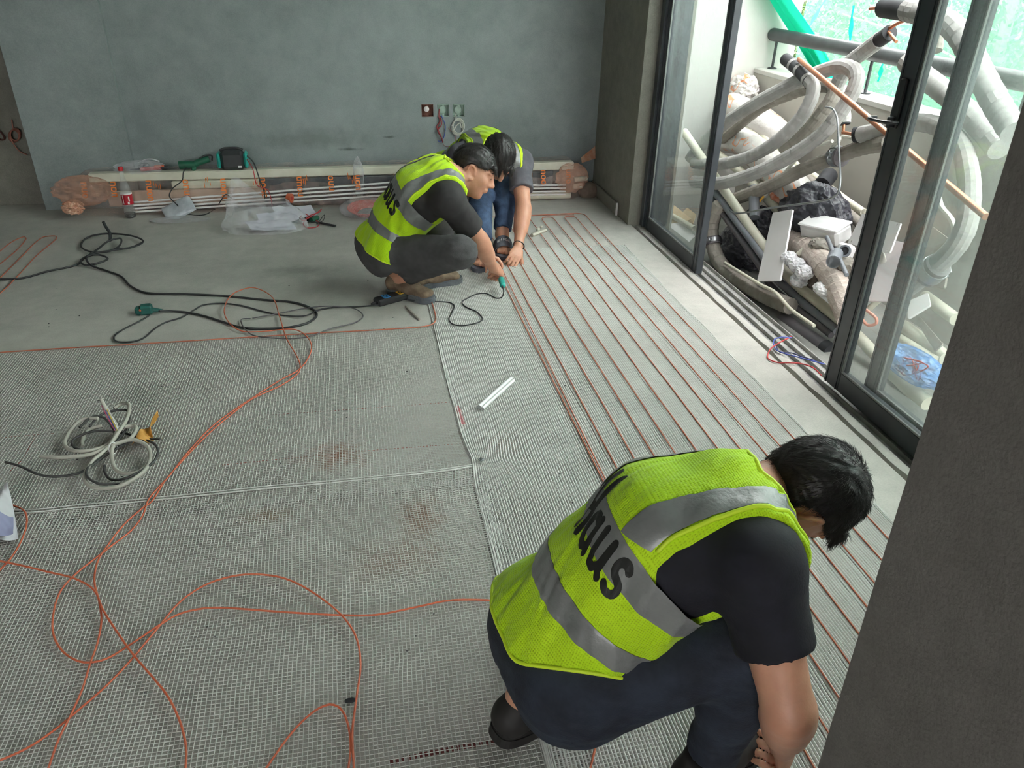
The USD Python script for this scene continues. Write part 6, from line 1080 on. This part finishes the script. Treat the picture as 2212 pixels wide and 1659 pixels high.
# sockets and their wires
M_sb = mat('pale_socket_box', srgb(150, 172, 160), .6, srgb(168, 186, 174), scale=30); M_sr = mat('brown_socket_box', srgb(104, 66, 56), .7, srgb(126, 84, 70), scale=30)
for k, (s, m, lb_) in enumerate(zip(SOCK, (M_sr, M_sb, M_sb), ('brown open socket box, left of three in the back wall', 'open socket box with red wires, middle of three in the back wall', 'open socket box with a white cable, right of three in the back wall'))):
    x = thing('socket_box', lb_, 'socket box', (s[0], YB, s[2])); c = V(s[0], YB, s[2])
    put('shell', [span(c+V(-.038, .044, -.038), c+V(.038, .048, .038), .001), span(c+V(-.039, .0, -.038), c+V(-.036, .048, .038), .001), span(c+V(.036, 0, -.038), c+V(.039, .048, .038), .001), span(c+V(-.038, 0, .036), c+V(.038, .048, .039), .001), span(c+V(-.038, 0, -.039), c+V(.038, .048, -.036), .001)], m, x)
    if k == 0: put('plug_disc', lathe([(.017, 0), (.018, .008), (.008, .014)], 18, c+V(-.004, .03, .006), frame(z=V(0, -1, 0), x=V(1, 0, 0))), M_labw, x, smooth=40)
    else: put('round_knockout', lathe([(.024, 0), (.025, .006), (.02, .008)], 20, c+V(-.002, .038, 0), frame(z=V(0, -1, 0), x=V(1, 0, 0))), M_sb, x, smooth=40)
    put('screw_lug', [span(c+V(-.006, .004, .026), c+V(.006, .012, .037), .001), span(c+V(-.006, .004, -.037), c+V(.006, .012, -.026), .001)], m, x, kind='stuff')
def onw(px, py, d=.012): p = aty(px, py, YB-d); return p
put('wire', [tube(spline([onw(949, 236, -.02), onw(948, 250), onw(950, 262), onw(944, 274), onw(948, 288, .02), onw(953, 296, .02), onw(957, 308)], .006), .0045, 6), tube(spline([onw(951, 252), onw(954, 268, .02), onw(946, 282, .03), onw(952, 292, .02), onw(946, 278), onw(953, 272, .02)], .006), .004, 6)], mat('dark_red_wire', srgb(140, 62, 66), .55), smooth=60, label='bunched dark red wires hanging from the middle socket box', cat='wire')
put('wire', tube(spline([onw(953, 248), onw(959, 262), onw(962, 274), onw(960, 292), onw(957, 300), onw(952, 306), onw(946, 304)], .006), .003, 6), M_bluew, smooth=60, label='blue wire hanging from the middle socket box', cat='wire')
put('wire', tube(spline([onw(958, 312), onw(962, 316), onw(972, 316), onw(982, 307), onw(984, 298), onw(980, 288), onw(972, 280), onw(968, 276)], .006), .002, 6), mat('faded_red_wire', srgb(128, 84, 86), .6), smooth=60, label='faded red wire looping below the white cable coil', cat='wire')
put('cable_coil', [tube(np.array([onw(988+12*math.cos(a)+1.5*k, 276+16*math.sin(a)-k*2, .012+.004*k) for a in np.linspace(0, 2*math.pi, 36)]), .0042, 7) for k in range(3)]+[tube(spline([onw(984, 246, -.01), onw(985, 254), onw(982, 262), onw(976, 272, .02)], .006), .0042, 7), tube(spline([onw(985, 272, .02), onw(993, 266, .02), onw(996, 276, .02)], .006), .0042, 7), tube(np.array([onw(979, 281, .02), onw(985, 272, .02)]), .006, 7)], M_hose, smooth=60, label='white cable coil hanging from the right socket box', cat='cable coil')
lw = lambda px, py, d=.02: aty(px, py, YB+.12-d)
put('wire_coil', [tube(np.array([lw(30+11*math.cos(a)+k, 294+13*math.sin(a)-k, .02+.006*k) for a in np.linspace(0, 2*math.pi, 30)]), .005, 6) for k in range(4)]+[tube(spline([lw(25, 258), lw(27, 270), lw(29, 282)], .01), .004, 6), tube(spline([lw(21, 296, .04), lw(30, 312, .04), lw(44, 328, .03), (lw(58, 334, .02))], .01), .004, 6)], mat('salmon_wire', srgb(150, 98, 84), .6), smooth=60, label='salmon wire coil hanging on the dark wall at the far left', cat='wire coil')
put('wire', [tube(spline([lw(-6, 280), lw(4, 288), lw(10, 300), lw(2, 302), lw(-8, 296)], .01), .006, 6)], mat('dark_brown_wire', srgb(74, 40, 34), .7), smooth=60, label='dark brown wire ends at the very left of the wall', cat='wire')
for p in stage.Traverse():
    if p.GetCustomDataByKey('_at'): p.ClearCustomDataByKey('_at')
